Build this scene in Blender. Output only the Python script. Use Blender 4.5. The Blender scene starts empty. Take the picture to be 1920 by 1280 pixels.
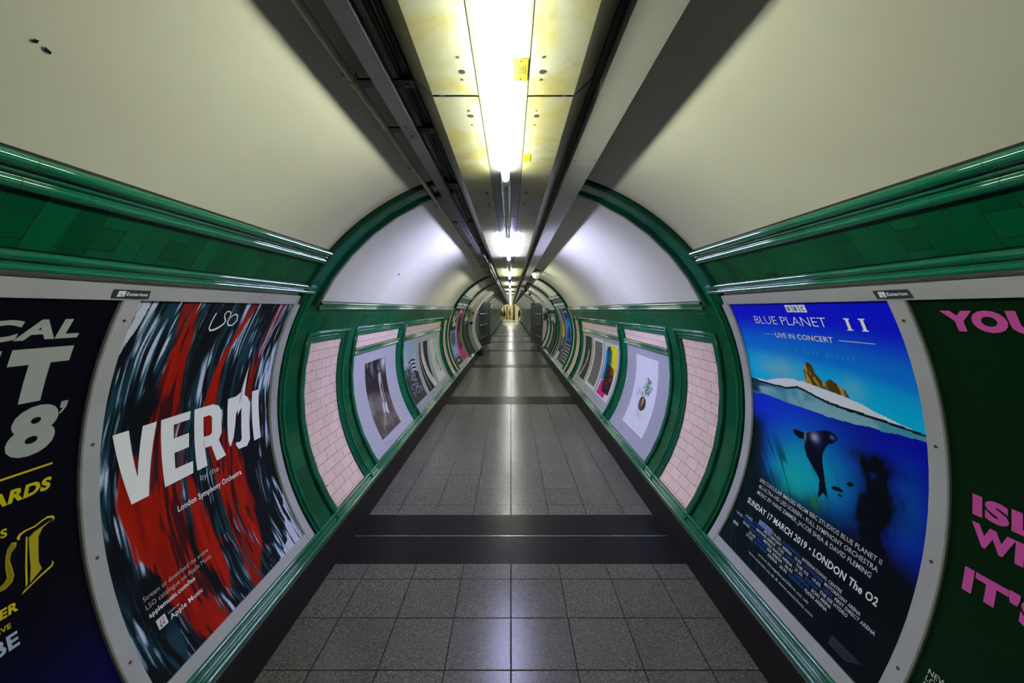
import bpy, bmesh, math, random
import numpy as np
from math import sin, cos, pi, radians, degrees, sqrt

# ------------------------------------------------------------------ camera, world, exposure
H = 1.63                      # camera height
R = 1.48                      # inner radius of the passage
ZC = H - .412*R               # height of the passage axis
sc = bpy.context.scene
cam_d = bpy.data.cameras.new('camera'); cam = bpy.data.objects.new('camera', cam_d)
sc.collection.objects.link(cam); sc.camera = cam
cam.location = (0, 0, H); cam.rotation_euler = (pi/2, 0, 0)
cam_d.sensor_width = 36; cam_d.lens = 735/1920*36
cam_d.shift_x = 2/1920; cam_d.shift_y = -60/1920
cam_d.clip_start = .05; cam_d.clip_end = 200
w = bpy.data.worlds.new('World'); sc.world = w; w.use_nodes = True
w.node_tree.nodes['Background'].inputs[0].default_value = (.8, .85, .75, 1)
w.node_tree.nodes['Background'].inputs[1].default_value = .02
sc.view_settings.view_transform = 'Standard'; sc.view_settings.look = 'None'
sc.view_settings.exposure = 1.9; sc.view_settings.gamma = 1.0
sc.view_settings.use_curve_mapping = False
try:
    sc.cycles.use_denoising = True
    sc.cycles.max_bounces = 8; sc.cycles.diffuse_bounces = 5; sc.cycles.glossy_bounces = 3
    sc.cycles.sample_clamp_indirect = 4
except Exception: pass
LIT = [(.70, 1.93, (1.0, 1.03, .84), 16), (3.45, 5.02, (.58, .58, 1.0), 53), (6.52, 8.04, (1, 1, .86), 20),
       (9.6, 11.1, (.95, 1, .9), 18), (12.7, 14.2, (.95, 1, .92), 18), (15.8, 17.3, (.95, 1, .95), 18)]
for k in range(24): LIT.append((18.9+1.56*k, 18.9+1.56*k+1.5, (.95, 1, .97), 8))
UNLIT = [(-.86, .64), (1.96, 3.43), (5.05, 6.50), (8.08, 9.56), (11.14, 12.66), (14.24, 15.76), (17.34, 18.86)]

# ------------------------------------------------------------------ helpers
random.seed(7)
COL = sc.collection
worg = {}
def lin(h):
    h = h.lstrip('#'); o = []
    for i in (0, 2, 4):
        c = int(h[i:i+2], 16)/255
        o.append(c/12.92 if c <= .04045 else ((c+.055)/1.055)**2.4)
    return tuple(o)
def P(side, y, t, r): return (side*r*cos(radians(t)), y, ZC + r*sin(radians(t)))

class MB:
    def __init__(s): s.v = []; s.f = []; s.uv = []; s.m = []; s.c = []; s.sm = []
    def face(s, pts, uv=None, m=0, c=(1, 1, 1), sm=False):
        b = len(s.v); s.v += [tuple(p) for p in pts]
        s.f.append(tuple(range(b, b+len(pts)))); s.uv.append(uv or [(0, 0)]*len(pts)); s.m.append(m); s.c.append(c); s.sm.append(sm)
    def grid(s, pts, uvs, m=0, sm=True, c=(1, 1, 1), closed=False):
        """pts[i][j] rows; shared vertices"""
        b = len(s.v); ni = len(pts); nj = len(pts[0])
        for r_ in pts: s.v += [tuple(p) for p in r_]
        for i in range(ni-1):
            for j in range(nj-1):
                s.f.append((b+i*nj+j, b+i*nj+j+1, b+(i+1)*nj+j+1, b+(i+1)*nj+j))
                s.uv.append([uvs[i][j], uvs[i][j+1], uvs[i+1][j+1], uvs[i+1][j]])
                s.m.append(m); s.c.append(c); s.sm.append(sm)
    def box(s, x0, x1, y0, y1, z0, z1, m=0, c=(1, 1, 1)):
        q = [(x, y, z) for x in (x0, x1) for y in (y0, y1) for z in (z0, z1)]
        for f in ((0, 1, 3, 2), (4, 6, 7, 5), (0, 4, 5, 1), (2, 3, 7, 6), (0, 2, 6, 4), (1, 5, 7, 3)):
            pts = [q[i] for i in f]
            n = 0 if f in ((0, 1, 3, 2), (4, 6, 7, 5)) else (1 if f in ((0, 4, 5, 1), (2, 3, 7, 6)) else 2)
            uv = [((p[1], p[2]) if n == 0 else (p[0], p[2]) if n == 1 else (p[0], p[1])) for p in pts]
            s.face(pts, uv, m, c)
    def tube(s, path, r, n=12, m=0, c=(1, 1, 1), cap=True):
        """round tube along a list of points"""
        rows = []; L = 0; uvs = []
        for i, p in enumerate(path):
            a = np.array(path[max(i-1, 0)]); b_ = np.array(path[min(i+1, len(path)-1)])
            d = (b_-a); d = d/np.linalg.norm(d)
            up = np.array((0, 0, 1.0)) if abs(d[2]) < .9 else np.array((1.0, 0, 0))
            e1 = np.cross(d, up); e1 /= np.linalg.norm(e1); e2 = np.cross(e1, d)
            rr = r[i] if isinstance(r, (list, tuple)) else r
            rows.append([tuple(np.array(p)+rr*(cos(2*pi*k/n)*e1+sin(2*pi*k/n)*e2)) for k in range(n+1)])
            uvs.append([(i, k/n) for k in range(n+1)])
        s.grid(rows, uvs, m, True, c)
        if cap:
            for q in (rows[0][:-1], rows[-1][:-1]): s.face(q, None, m, c)
    def cyl(s, cx, cy, cz, r, h, axis='z', n=16, m=0, c=(1, 1, 1)):
        e = {'x': (h, 0, 0), 'y': (0, h, 0), 'z': (0, 0, h)}[axis]
        s.tube([(cx, cy, cz), (cx+e[0], cy+e[1], cz+e[2])], r, n, m, c)
    def build(s, name, mats, parent=None, origin=None, merge=False):
        po = worg[parent.name] if parent else (0, 0, 0)
        o3 = origin if origin is not None else po
        me = bpy.data.meshes.new(name)
        me.from_pydata([(a-o3[0], b-o3[1], c-o3[2]) for a, b, c in s.v], [], s.f)
        if not isinstance(mats, (list, tuple)): mats = [mats]
        for m_ in mats: me.materials.append(m_)
        uvl = me.uv_layers.new(name='UVMap')
        uvl.data.foreach_set('uv', np.array([x for f in s.uv for p in f for x in p], dtype=np.float32))
        if any(c != (1, 1, 1) for c in s.c):
            ca = me.color_attributes.new('Col', 'FLOAT_COLOR', 'CORNER')
            ca.data.foreach_set('color', np.array([x for f, c in zip(s.f, s.c) for _ in f for x in (*c, 1)], dtype=np.float32))
        me.polygons.foreach_set('material_index', s.m)
        me.polygons.foreach_set('use_smooth', s.sm)
        if merge:
            bm = bmesh.new(); bm.from_mesh(me); bmesh.ops.remove_doubles(bm, verts=bm.verts, dist=1e-5)
            bmesh.ops.recalc_face_normals(bm, faces=bm.faces); bm.to_mesh(me); bm.free()
        me.update()
        o = bpy.data.objects.new(name, me); COL.objects.link(o)
        if parent: o.parent = parent
        o.location = (o3[0]-po[0], o3[1]-po[1], o3[2]-po[2])
        worg[o.name] = o3
        return o

def thing(name, label, cat, loc, group=None):
    o = bpy.data.objects.new(name, None); COL.objects.link(o); o.location = loc
    o.empty_display_size = .05
    worg[o.name] = loc; return tag(o, label, cat, group)
def tag(o, label, cat, group=None, kind=None):
    o['label'] = label; o['category'] = cat
    if group: o['group'] = group
    if kind: o['kind'] = kind
    return o
def struct(o): o['kind'] = 'structure'; return o
def dup(root, dy, label=None, dx=0, dz=0):
    r = root.copy(); COL.objects.link(r)
    r.location = (root.location[0]+dx, root.location[1]+dy, root.location[2]+dz)
    if label: r['label'] = label
    for ch in list(root.children):
        c = ch.copy(); COL.objects.link(c); c.parent = r
        for g in ch.children:
            d = g.copy(); COL.objects.link(d); d.parent = c
    return r

# ------------------------------------------------------------------ materials
class NT:
    def __init__(s, name, rough=.5, metal=0, spec=.5, coat=0):
        s.mat = bpy.data.materials.new(name); s.mat.use_nodes = True
        s.t = s.mat.node_tree; s.b = s.t.nodes['Principled BSDF']
        s.b.inputs['Roughness'].default_value = rough; s.b.inputs['Metallic'].default_value = metal
        s.b.inputs['Specular IOR Level'].default_value = spec
        s.b.inputs['Coat Weight'].default_value = coat; s.b.inputs['Coat Roughness'].default_value = .05
    def n(s, typ, **kw):
        nd = s.t.nodes.new(typ)
        for k, v in kw.items():
            if k.startswith('i_'): s.set(nd, k[2:].replace('_', ' '), v)
            elif k[0] == 'n' and k[1:].isdigit(): s.set(nd, int(k[1:]), v)
            else: setattr(nd, k, v)
        return nd
    def set(s, nd, key, v):
        if isinstance(v, bpy.types.NodeSocket): s.t.links.new(v, nd.inputs[key])
        elif isinstance(v, bpy.types.Node): s.t.links.new(v.outputs[0], nd.inputs[key])
        else:
            i = nd.inputs[key]
            if hasattr(i.default_value, '__len__') and len(i.default_value) == 4 and len(v) == 3: v = (*v, 1)
            i.default_value = v
    def math(s, op, a, b=0, c=0):
        nd = s.t.nodes.new('ShaderNodeMath'); nd.operation = op
        s.set(nd, 0, a); s.set(nd, 1, b); s.set(nd, 2, c); return nd.outputs[0]
    def mix(s, f, a, b, mode='MIX'):
        nd = s.t.nodes.new('ShaderNodeMix'); nd.data_type = 'RGBA'; nd.blend_type = mode
        s.set(nd, 0, f); s.set(nd, 6, a); s.set(nd, 7, b); return nd.outputs[2]
    def uv(s): return s.n('ShaderNodeTexCoord').outputs['UV']
    def ob(s): return s.n('ShaderNodeTexCoord').outputs['Object']
    def geo(s): return s.n('ShaderNodeNewGeometry').outputs['Position']
    def noise(s, vec, scale, detail=3, rough=.5, dist=0):
        return s.n('ShaderNodeTexNoise', i_Vector=vec, i_Scale=scale, i_Detail=detail, i_Roughness=rough, i_Distortion=dist).outputs[0]
    def ramp(s, f, a, b):
        return s.n('ShaderNodeMapRange', n0=f, n1=a, n2=b).outputs[0]
    def bump(s, hgt, strength=.3, dist=.002):
        bp = s.n('ShaderNodeBump', i_Strength=strength, i_Distance=dist, i_Height=hgt)
        s.t.links.new(bp.outputs[0], s.b.inputs['Normal']); return bp
    def base(s, v): s.set(s.b, 'Base Color', v); return s
def plain(name, col, rough=.5, metal=0, spec=.5, coat=0, var=.12, scale=9, bump=0):
    """one colour with a slight mottling of its own"""
    m = NT(name, rough, metal, spec, coat); p = m.geo()
    c = tuple(col) if not isinstance(col, str) else lin(col)
    f = m.noise(p, scale, 4)
    m.base(m.mix(m.ramp(f, .3, .7), tuple(x*(1-var) for x in c), tuple(min(1, x*(1+var)) for x in c)))
    if bump: m.bump(m.noise(p, 60, 2), bump, .001)
    return m.mat

def tile_mat(name, col, mort, bw, bh, ms=.0012, off=.5, rough=.12, coat=.5, var=.25, rot=False, split=False, chips=False, spec=.5, bmp=.5):
    m = NT(name, rough, 0, spec, coat); uv = m.uv()
    sep = m.n('ShaderNodeSeparateXYZ', n0=uv); u, v = sep.outputs[0], sep.outputs[1]
    if rot: u, v = v, u
    cell_u = m.math('DIVIDE', u, bw); cell_v = m.math('DIVIDE', v, bh)
    row = m.math('FLOOR', cell_v)
    if split:      # every third upright tile is cut across the middle
        k = m.math('FLOOR', cell_u); k3 = m.math('FLOORED_MODULO', k, 3.0)
        is3 = m.math('COMPARE', k3, 0.0, .1)
        row = m.math('MULTIPLY', m.math('FLOOR', m.math('DIVIDE', v, bh*.5)), is3)
        fv = m.math('FRACT', m.math('DIVIDE', v, bh*.5))
        dv = m.math('MULTIPLY', m.math('MINIMUM', fv, m.math('SUBTRACT', 1.0, fv)), bh*.5)
        dv = m.math('ADD', dv, m.math('MULTIPLY', m.math('SUBTRACT', 1.0, is3), 1.0))
        fu = m.math('FRACT', cell_u)
    else:
        sh = m.math('MULTIPLY', m.math('FLOORED_MODULO', row, 2.0), off)
        cu = m.math('ADD', cell_u, sh); k = m.math('FLOOR', cu); fu = m.math('FRACT', cu)
        fv = m.math('FRACT', cell_v); dv = m.math('MULTIPLY', m.math('MINIMUM', fv, m.math('SUBTRACT', 1.0, fv)), bh)
    du = m.math('MULTIPLY', m.math('MINIMUM', fu, m.math('SUBTRACT', 1.0, fu)), bw)
    d = m.math('MINIMUM', du, dv)
    nz = m.noise(m.geo(), 45, 3, .6)
    wid = ms
    if chips: wid = m.math('ADD', ms, m.math('MULTIPLY', m.ramp(nz, .62, .72), .008))
    mask = m.math('SUBTRACT', 1.0, m.n('ShaderNodeMapRange', n0=d, n1=m.math('MULTIPLY', wid, .6), n2=m.math('MULTIPLY', wid, 1.3)).outputs[0])
    cmb = m.n('ShaderNodeCombineXYZ', n0=k, n1=row, n2=m.math('FLOOR', m.math('MULTIPLY', m.n('ShaderNodeSeparateXYZ', n0=m.geo()).outputs[0], .6)))
    wn = m.n('ShaderNodeTexWhiteNoise', noise_dimensions='3D', n0=cmb).outputs[0]
    big = m.noise(m.geo(), 7, 3)
    f = m.math('ADD', m.math('MULTIPLY', wn, .6), m.math('MULTIPLY', big, .4))
    c = lin(col) if isinstance(col, str) else col
    cc = m.mix(f, tuple(x*(1-var) for x in c), tuple(min(1, x*(1+var)) for x in c))
    m.base(m.mix(mask, cc, lin(mort) if isinstance(mort, str) else mort))
    m.set(m.b, 'Roughness', m.math('ADD', rough, m.math('MULTIPLY', mask, .5)))
    m.set(m.b, 'Coat Weight', m.math('MULTIPLY', m.math('SUBTRACT', 1.0, mask), coat))
    edge = m.ramp(d, 0.0, ms*3)
    tilt = m.math('ADD', edge, m.math('MULTIPLY', m.noise(m.geo(), 9, 1), .5))
    m.bump(m.math('ADD', tilt, m.math('MULTIPLY', wn, m.math('MULTIPLY', fu, .35))), bmp, .0012)
    return m.mat

GREEN = (.0008, .086, .030)
M = {}
M['plaster'] = None
def mk_plaster():
    m = NT('painted_plaster', .55, 0, .25); p = m.geo()
    f = m.noise(p, 1.3, 5, .55); g = m.noise(p, 14, 4)
    c = m.mix(m.ramp(f, .3, .7), (.53, .525, .415), (.60, .595, .475))
    c = m.mix(m.math('MULTIPLY', m.ramp(g, .62, .8), .25), c, (.5, .47, .33))
    m.base(c); m.bump(m.math('ADD', f, m.math('MULTIPLY', m.noise(p, 30, 3), .06)), .5, .02); return m.mat
M['plaster'] = mk_plaster()
M['band'] = tile_mat('green_band_tile', GREEN, (.002, .012, .006), .0765, .1524, .0011, split=True, rough=.12, var=.4, spec=.22, coat=.12)
M['bandB'] = tile_mat('green_frieze_tile', GREEN, (.002, .02, .01), .0765, .30, .0009, off=0, rough=.12, var=.25, spec=.22, coat=.12)
M['pil'] = tile_mat('green_pilaster_tile', GREEN, (.002, .012, .006), .40, .1524, .0011, off=0, rough=.12, var=.4, spec=.22, coat=.12)
M['mould'] = tile_mat('green_moulding_tile', (.001, .135, .060), (.001, .012, .006), .152, 50, .0010, off=0, rough=.07, var=.2, coat=.9, spec=.3, bmp=.12)
M['mouldv'] = tile_mat('green_upright_moulding_tile', (.001, .115, .050), (.001, .012, .006), 50, .155, .0010, off=0, rough=.08, var=.2, coat=.3, spec=.3, bmp=.2)
M['arch_roll_shaded'] = tile_mat('green_shaded_arch_roll_tile', (.001, .050, .026), (.001, .012, .006), 50, .155, .0010, off=0, rough=.1, var=.3, coat=.15, spec=.2)  # arch green darkened: shade on the rolls put into the colour
M['arch_plain'] = plain('dark_joint_ring', (.07, .095, .085), .4)
M['arch'] = tile_mat('green_lit_arch_tile', (.003, .115, .075), (.001, .01, .006), 50, .152, .0012, off=0, rough=.16, var=.4, spec=.22, coat=.12)  # arch green brightened: lamplight on the flat strip put into the colour
M['pink'] = tile_mat('pink_brick_tile', (.84, .63, .53), (.10, .06, .05), .1524, .0762, .0014, off=.5, rough=.28, coat=.2, var=.09, chips=True)
M['far_tile'] = tile_mat('grey_green_tile', (.045, .105, .085), (.03, .06, .05), .15, .15, .001, rough=.35, var=.25, coat=.1, spec=.15)
M['skirt'] = plain('black_skirting', (.007, .006, .006), .55, spec=.25, var=.3)
M['frame'] = plain('grey_frame_metal', (.42, .43, .44), .38, .0, .5, var=.07, scale=4, bump=.05)
M['frame_screw'] = plain('screw_metal', (.16, .16, .16), .3, .8)
M['dark'] = plain('dark_gap', (.006, .006, .006), .7)
M['cable'] = plain('black_cable', (.012, .011, .010), .5)
M['pipe'] = plain('painted_conduit', (.48, .47, .34), .5, var=.2)
M['tray'] = plain('galvanised_tray', (.085, .083, .095), .45, .2, var=.25, scale=14)
M['trunk'] = plain('cream_trunking', (.50, .49, .42), .4, var=.06, scale=3)
M['white'] = plain('white_plastic', (.7, .72, .72), .3)
M['cream'] = plain('cream_paint', (.52, .50, .40), .35, var=.1)
M['steel'] = plain('grey_gate_steel', (.10, .105, .095), .35, .5, var=.3)
M['dsteel'] = plain('dark_steel', (.03, .03, .027), .4, .3, var=.3)
M['brown'] = plain('dark_brown_sheet', (.05, .042, .035), .3, var=.25)
M['yellow'] = plain('yellow_enamel', (.22, .145, .0), .4, var=.05)
M['yellow_small'] = plain('yellow_enamel_small', (.62, .42, .0), .4, var=.05)
M['black'] = plain('black_print', (.01, .01, .01), .5)
M['red'] = plain('red_enamel', (.5, .02, .01), .4)
M['blue'] = plain('blue_sticker', (.02, .06, .55), .5, var=.05)
M['board'] = plain('backing_board', (.02, .02, .02), .6)
M['plate'] = plain('dark_nameplate', (.035, .055, .06), .35)
def mk_soffit():
    m = NT('stained_soffit_sheet', .33, 0, .5); p = m.geo()
    f = m.noise(p, 4.2, 4, .6, 1.0); g = m.noise(p, 7, 5, .6)
    c = m.mix(m.ramp(f, .42, .60), (.31, .312, .225), (.29, .262, .10))
    c = m.mix(m.math('MULTIPLY', m.ramp(g, .55, .8), .5), c, (.09, .085, .05))
    m.base(c); m.set(m.b, 'Roughness', m.math('ADD', .25, m.math('MULTIPLY', f, .25))); return m.mat
M['soffit'] = mk_soffit()
M['centre'] = plain('pale_centre_sheet', (.11, .112, .108), .4, var=.07, scale=5)
def mk_print():
    m = NT('poster_print', .45, 0, .10)
    a = m.n('ShaderNodeVertexColor', layer_name='Col'); f = m.noise(m.geo(), 30, 2)
    m.base(m.mix(m.math('MULTIPLY', f, .06), a.outputs[0], (.0, .0, .0))); return m.mat
M['print'] = mk_print()
def mk_floor():
    m = NT('stone_floor_tile', .4, 0, .25); p = m.geo()
    s = m.n('ShaderNodeSeparateXYZ', n0=p); x, y = s.outputs[0], s.outputs[1]
    cu = m.math('DIVIDE', x, .302); cv = m.math('DIVIDE', m.math('SUBTRACT', y, .272), .3)
    def edge(q, w_): fr = m.math('FRACT', q); return m.math('MULTIPLY', m.math('MINIMUM', fr, m.math('SUBTRACT', 1.0, fr)), w_)
    d = m.math('MINIMUM', edge(cu, .302), edge(cv, .3))
    joint = m.math('SUBTRACT', 1.0, m.ramp(d, .0018, .0040))
    cell = m.n('ShaderNodeCombineXYZ', n0=m.math('FLOOR', cu), n1=m.math('FLOOR', cv))
    wn = m.n('ShaderNodeTexWhiteNoise', noise_dimensions='3D', n0=cell).outputs[0]
    q = m.math('ABSOLUTE', m.math('SUBTRACT', m.math('FLOORED_MODULO', m.math('ADD', m.math('SUBTRACT', y, 2.812), 2.114), 4.228), 2.114))
    band = m.math('LESS_THAN', q, .30)
    sp = m.noise(p, 120, 3, .7, 1.5); big = m.noise(p, 3, 4)
    c = m.mix(m.ramp(sp, .40, .64), (.036, .034, .026), (.215, .205, .155))
    c = m.mix(m.math('MULTIPLY', m.ramp(sp, .62, .66), .55), c, (.46, .44, .37))
    c = m.mix(m.math('MULTIPLY', m.math('ADD', m.math('MULTIPLY', wn, .5), m.math('MULTIPLY', big, .6)), .45), c, (.065, .062, .055))
    bc = m.mix(m.ramp(sp, .3, .8), (.006, .007, .008), (.013, .014, .016))
    c = m.mix(band, c, bc)
    joint = m.math('MULTIPLY', joint, m.math('SUBTRACT', 1.0, m.math('MULTIPLY', band, .85)))
    c = m.mix(joint, c, (.02, .018, .015))
    m.base(c); m.set(m.b, 'Specular IOR Level', m.math('MULTIPLY', m.math('SUBTRACT', .24, m.math('MULTIPLY', band, .16)), m.math('SUBTRACT', 1.0, m.math('MULTIPLY', joint, .9))))
    m.set(m.b, 'Roughness', m.math('ADD', m.math('ADD', .195, m.math('MULTIPLY', band, .08)), m.math('ADD', m.math('MULTIPLY', sp, .10), m.math('MULTIPLY', joint, .4))))
    m.bump(m.math('ADD', m.math('SUBTRACT', 1.0, joint), m.math('MULTIPLY', sp, .25)), .35, .001)
    return m.mat
M['floor'] = mk_floor()
def emis(name, col, st):
    m = NT(name, .3); m.base(col); m.set(m.b, 'Emission Color', (*col, 1)); m.b.inputs['Emission Strength'].default_value = st; return m.mat

# ------------------------------------------------------------------ shell: floor, skirtings, walls, vault
YB, YE = -3.5, 56.0
def ylist(a, b, st): n = max(1, int(round((b-a)/st))); return [a+(b-a)*i/n for i in range(n+1)]
def wall_patch(mb, side, y0, y1, t0, t1, r, tst=3, m=0, ystep=60, sm=True):
    ys = ylist(y0, y1, ystep); ts = ylist(t0, t1, tst)
    mb.grid([[P(side, y, t, r) for t in ts] for y in ys], [[(y, radians(t)*R) for t in ts] for y in ys], m, sm)
def slab(mb, side, y0, y1, t0, t1, r_in, r_out=1.487, tst=4, m=0):
    """curved block standing on the wall, closed at its edges"""
    ts = ylist(t0, t1, tst)
    V = lambda t: radians(t)*R
    mb.grid([[P(side, y, t, r_in) for t in ts] for y in (y0, y1)], [[(y, V(t)) for t in ts] for y in (y0, y1)], m, True)
    for y in (y0, y1): mb.grid([[P(side, y, t, r) for t in ts] for r in (r_in, r_out)], [[(y+(r-r_in), V(t)) for t in ts] for r in (r_in, r_out)], m, False)
    for t in (t0, t1): mb.grid([[P(side, y, t, r) for y in (y0, y1)] for r in (r_in, r_out)], [[(y, V(t)+(r-r_in)) for y in (y0, y1)] for r in (r_in, r_out)], m, False)
def beads(ws, base=.0, n=7):
    """profile across a moulding: list of (offset, projection); ws = [(width, height, kind)]"""
    out = [(0, -.012), (0, base)]; o = 0
    for wd, hh, kind in ws:
        if kind == 'r':
            for i in range(1, n+1):
                a = pi*i/n; out.append((o+wd*(1-cos(a))/2, base+hh*sin(a)**.8))
        else: out += [(o+.0005, base+hh), (o+wd-.0005, base+hh), (o+wd, base)]
        o += wd
    out.append((o, -.012)); return out
ROLL3 = beads([(.036, .022, 'r'), (.004, .001, 'f'), (.016, .010, 'r'), (.004, .001, 'f'), (.034, .018, 'r')], .012)
ROLL3B = beads([(.022, .018, 'r'), (.004, .001, 'f'), (.012, .009, 'r'), (.004, .001, 'f'), (.020, .014, 'r')], .012)
ROLL2 = beads([(.030, .014, 'r'), (.004, .001, 'f'), (.026, .020, 'r')], .012)
TRIM = beads([(.028, .016, 'r'), (.004, .001, 'f'), (.016, .010, 'r'), (.004, .001, 'f'), (.034, .026, 'r')], .014)
def sweep_y(mb, side, y0, y1, ttop, prof, m=0):
    """horizontal moulding: profile runs downwards from angle ttop"""
    pts = [[P(side, y, ttop-degrees(o/R), R-h) for o, h in prof] for y in (y0, y1)]
    mb.grid(pts, [[(y, o) for o, h in prof] for y in (y0, y1)], m, True)
    for q in pts: mb.face(q, [(0.05, 0)]*len(q), m)
def sweep_t(mb, side, y, dirn, t0, t1, prof, m=0, st=8):
    """upright moulding along the wall's curve"""
    ts = ylist(t0, t1, st)
    mb.grid([[P(side, y+dirn*o, t, R-h) for o, h in prof] for t in ts], [[(o, radians(t)*R) for o, h in prof] for t in ts], m, True)
def frame_loop(mb, side, y0, y1, t0, t1, prof, m=0, st=8, bottom=True):
    """mitred moulding round a panel; offset grows inwards"""
    rows = []; uvs = []
    n = max(2, int(round((t1-t0)/st)))
    for o, h in prof:
        a, b = y0+o, y1-o; dt = degrees(o/R); ta, tb = (t0+dt if bottom else t0), t1-dt; r = R-h
        L = []; U = []
        for i in range(n+1): t = ta+(tb-ta)*i/n; L.append(P(side, a, t, r)); U.append((o, radians(t)*R))
        L.append(P(side, b, tb, r)); U.append((b-a, radians(tb)*R))
        for i in range(1, n+1): t = tb-(tb-ta)*i/n; L.append(P(side, b, t, r)); U.append((b-a, radians(t)*R))
        if bottom: L.append(L[0]); U.append(U[0])
        rows.append(L); uvs.append(U)
    mb.grid(rows, uvs, m, True)

mb = MB(); mb.grid([[(x, y, 0) for x in (-1.2, 1.2)] for y in (YB, YE)], [[(x, y) for x in (-1.2, 1.2)] for y in (YB, YE)], 0, False)
struct(mb.build('floor', M['floor']))
for side, nm in ((-1, 'left'), (1, 'right')):
    mb = MB()
    a = P(side, 0, -36.6, R-.012); prof = [(a[0], a[2]), (a[0]-side*.006, a[2]-.012), (side*1.125, 0.0)]
    mb.grid([[(x, y, z) for x, z in prof] for y in (YB, YE)], [[(y, z) for x, z in prof] for y in (YB, YE)], 0, False)
    struct(mb.build('baseboard_'+nm, M['skirt']))
    mb = MB(); wall_patch(mb, side, YB, 18.6, -36.4, 27, R, m=0); wall_patch(mb, side, 18.6, YE, -36.4, 27, R, m=1)
    struct(mb.build('wall_'+nm, [M['pink'], M['far_tile']]))
    mb = MB()                                      # bottom green trim
    sweep_y(mb, side, YB, 18.6, -33.0, TRIM)
    struct(mb.build('trim_1', M['mould']))
mb = MB()
ts = ylist(26.5, 153.5, 2.5)
mb.grid([[P(1, y, t, R) for t in ts] for y in ylist(YB, YE, 1)], [[(y, radians(t)*R) for t in ts] for y in ylist(YB, YE, 1)], 0, True)
struct(mb.build('ceiling', M['plaster']))
mb = MB(); mb.box(-1.6, 1.6, YB-.1, YB, 0, 2.6); struct(mb.build('wall_back', M['plaster']))

tn = [1]
def trim(mb, mats, merge=False):
    tn[0] += 1; return struct(mb.build('trim_%d' % tn[0], mats))
# arches (ribs) of green tile, full round from side to side
def rib(y0, y1, t0=-37, mat=('arch_roll_shaded', 'arch')):
    mb = MB(); wd = y1-y0; k = wd/.32
    prof = [(0, -.01), (0, .008)]
    for i in range(1, 7): a = pi*i/6; prof.append((.075*k*(1-cos(a))/2, .008+.014*sin(a)))
    prof += [(.08*k, .006), (.20*k, .009), (.205*k, .014)]
    for i in range(1, 7): a = pi*i/6; prof.append((.205*k+.07*k*(1-cos(a))/2, .014+.014*sin(a)))
    prof += [(.30*k, .012), (.32*k, .010), (.32*k, -.01)]
    ts = ylist(t0, 180-t0, 8.0)
    ns = 9
    def part(pr, m):
        mb.grid([[P(1, y0+o, t, R-h) for o, h in pr] for t in ts], [[(o, radians(t)*R) for o, h in pr] for t in ts], m, True)
    part(prof[:ns], 0); part(prof[ns-1:ns+1], 1); part(prof[ns:], 0)
    return trim(mb, [M[mat[0]], M[mat[1]]])
rib(2.40, 2.72, 26); rib(9.00, 9.28, 26); rib(11.58, 11.86, 26); rib(-.22, .06, 26)
for k in range(11): rib(19.4+3.3*k, 19.4+3.3*k+.16, -36, ('arch_plain', 'arch_plain'))

def section_a(side, y0, y1, f0, f1):
    """tall frieze over a wide advertising bay"""
    mb = MB(); sweep_y(mb, side, y0, y1, 41.2, ROLL3); trim(mb, M['mould'])
    mb = MB(); slab(mb, side, y0, y1, 31.4, 37.6, R-.010); trim(mb, M['band'])
    mb = MB(); sweep_y(mb, side, f0-.06, f1+.06, 31.3, ROLL2); trim(mb, M['mould'])
    for a, b in ((y0, f0), (f1, y1)):
        mb = MB(); slab(mb, side, a, b, -36, 31.4, R-.010); trim(mb, M['pil'])
    for yy, d in ((f0, -1), (f1, 1)):
        mb = MB(); sweep_t(mb, side, yy, d, -34, 31.3-2.4, beads([(.02, .012, 'r'), (.004, .001, 'f'), (.034, .020, 'r')], .012)); trim(mb, M['mouldv'])
def section_b(side, y0, y1, panels, filler=()):
    mb = MB(); sweep_y(mb, side, y0, y1, 26.9, ROLL3B); trim(mb, M['mould'])
    mb = MB(); slab(mb, side, y0, y1, 17.7, 24.6, R-.010); trim(mb, M['bandB'])
    edges = [y0]
    for a, b, rail in panels:
        edges += [a, b]
        mb = MB(); frame_loop(mb, side, a, b, -36, 17.9, beads([(.030, .020, 'r'), (.004, .001, 'f'), (.020, .012, 'r'), (.004, .001, 'f'), (.026, .006, 'r')], .010), bottom=False); trim(mb, M['mouldv'])
        if rail:
            mb = MB(); sweep_y(mb, side, a+.07, b-.07, 9.6, ROLL3B); trim(mb, M['mould'])
    edges.append(y1)
    for i in range(0, len(edges), 2):
        if edges[i+1]-edges[i] > .01:
            mb = MB(); slab(mb, side, edges[i], edges[i+1], -36, 17.7, R-.010); trim(mb, M['pil'])
for side in (-1, 1):
    section_a(side, .06, 2.41, .26, 2.465)
    mb = MB(); slab(mb, side, 2.40, 2.70, -36, 31, R-.010); trim(mb, M['pil'])
    section_a(side, 9.28, 11.58, 9.36, 11.50)
    section_a(side, YB, -.22, -3.0, -.4)
section_b(-1, 2.70, 9.06, [(2.70, 3.40, 0), (3.56, 5.10, 1), (5.26, 8.16, 1), (8.34, 8.92, 0)])
section_b(1, 2.70, 9.06, [(2.68, 3.37, 0), (3.54, 5.05, 1), (5.20, 8.06, 1), (8.24, 8.88, 0)])
section_b(-1, 11.86, 13.5, [(11.95, 13.35, 1)])
section_b(1, 11.86, 18.6, [(11.98, 12.40, 0), (12.55, 14.35, 1), (14.5, 15.6, 1), (15.8, 18.2, 0)])

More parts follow.
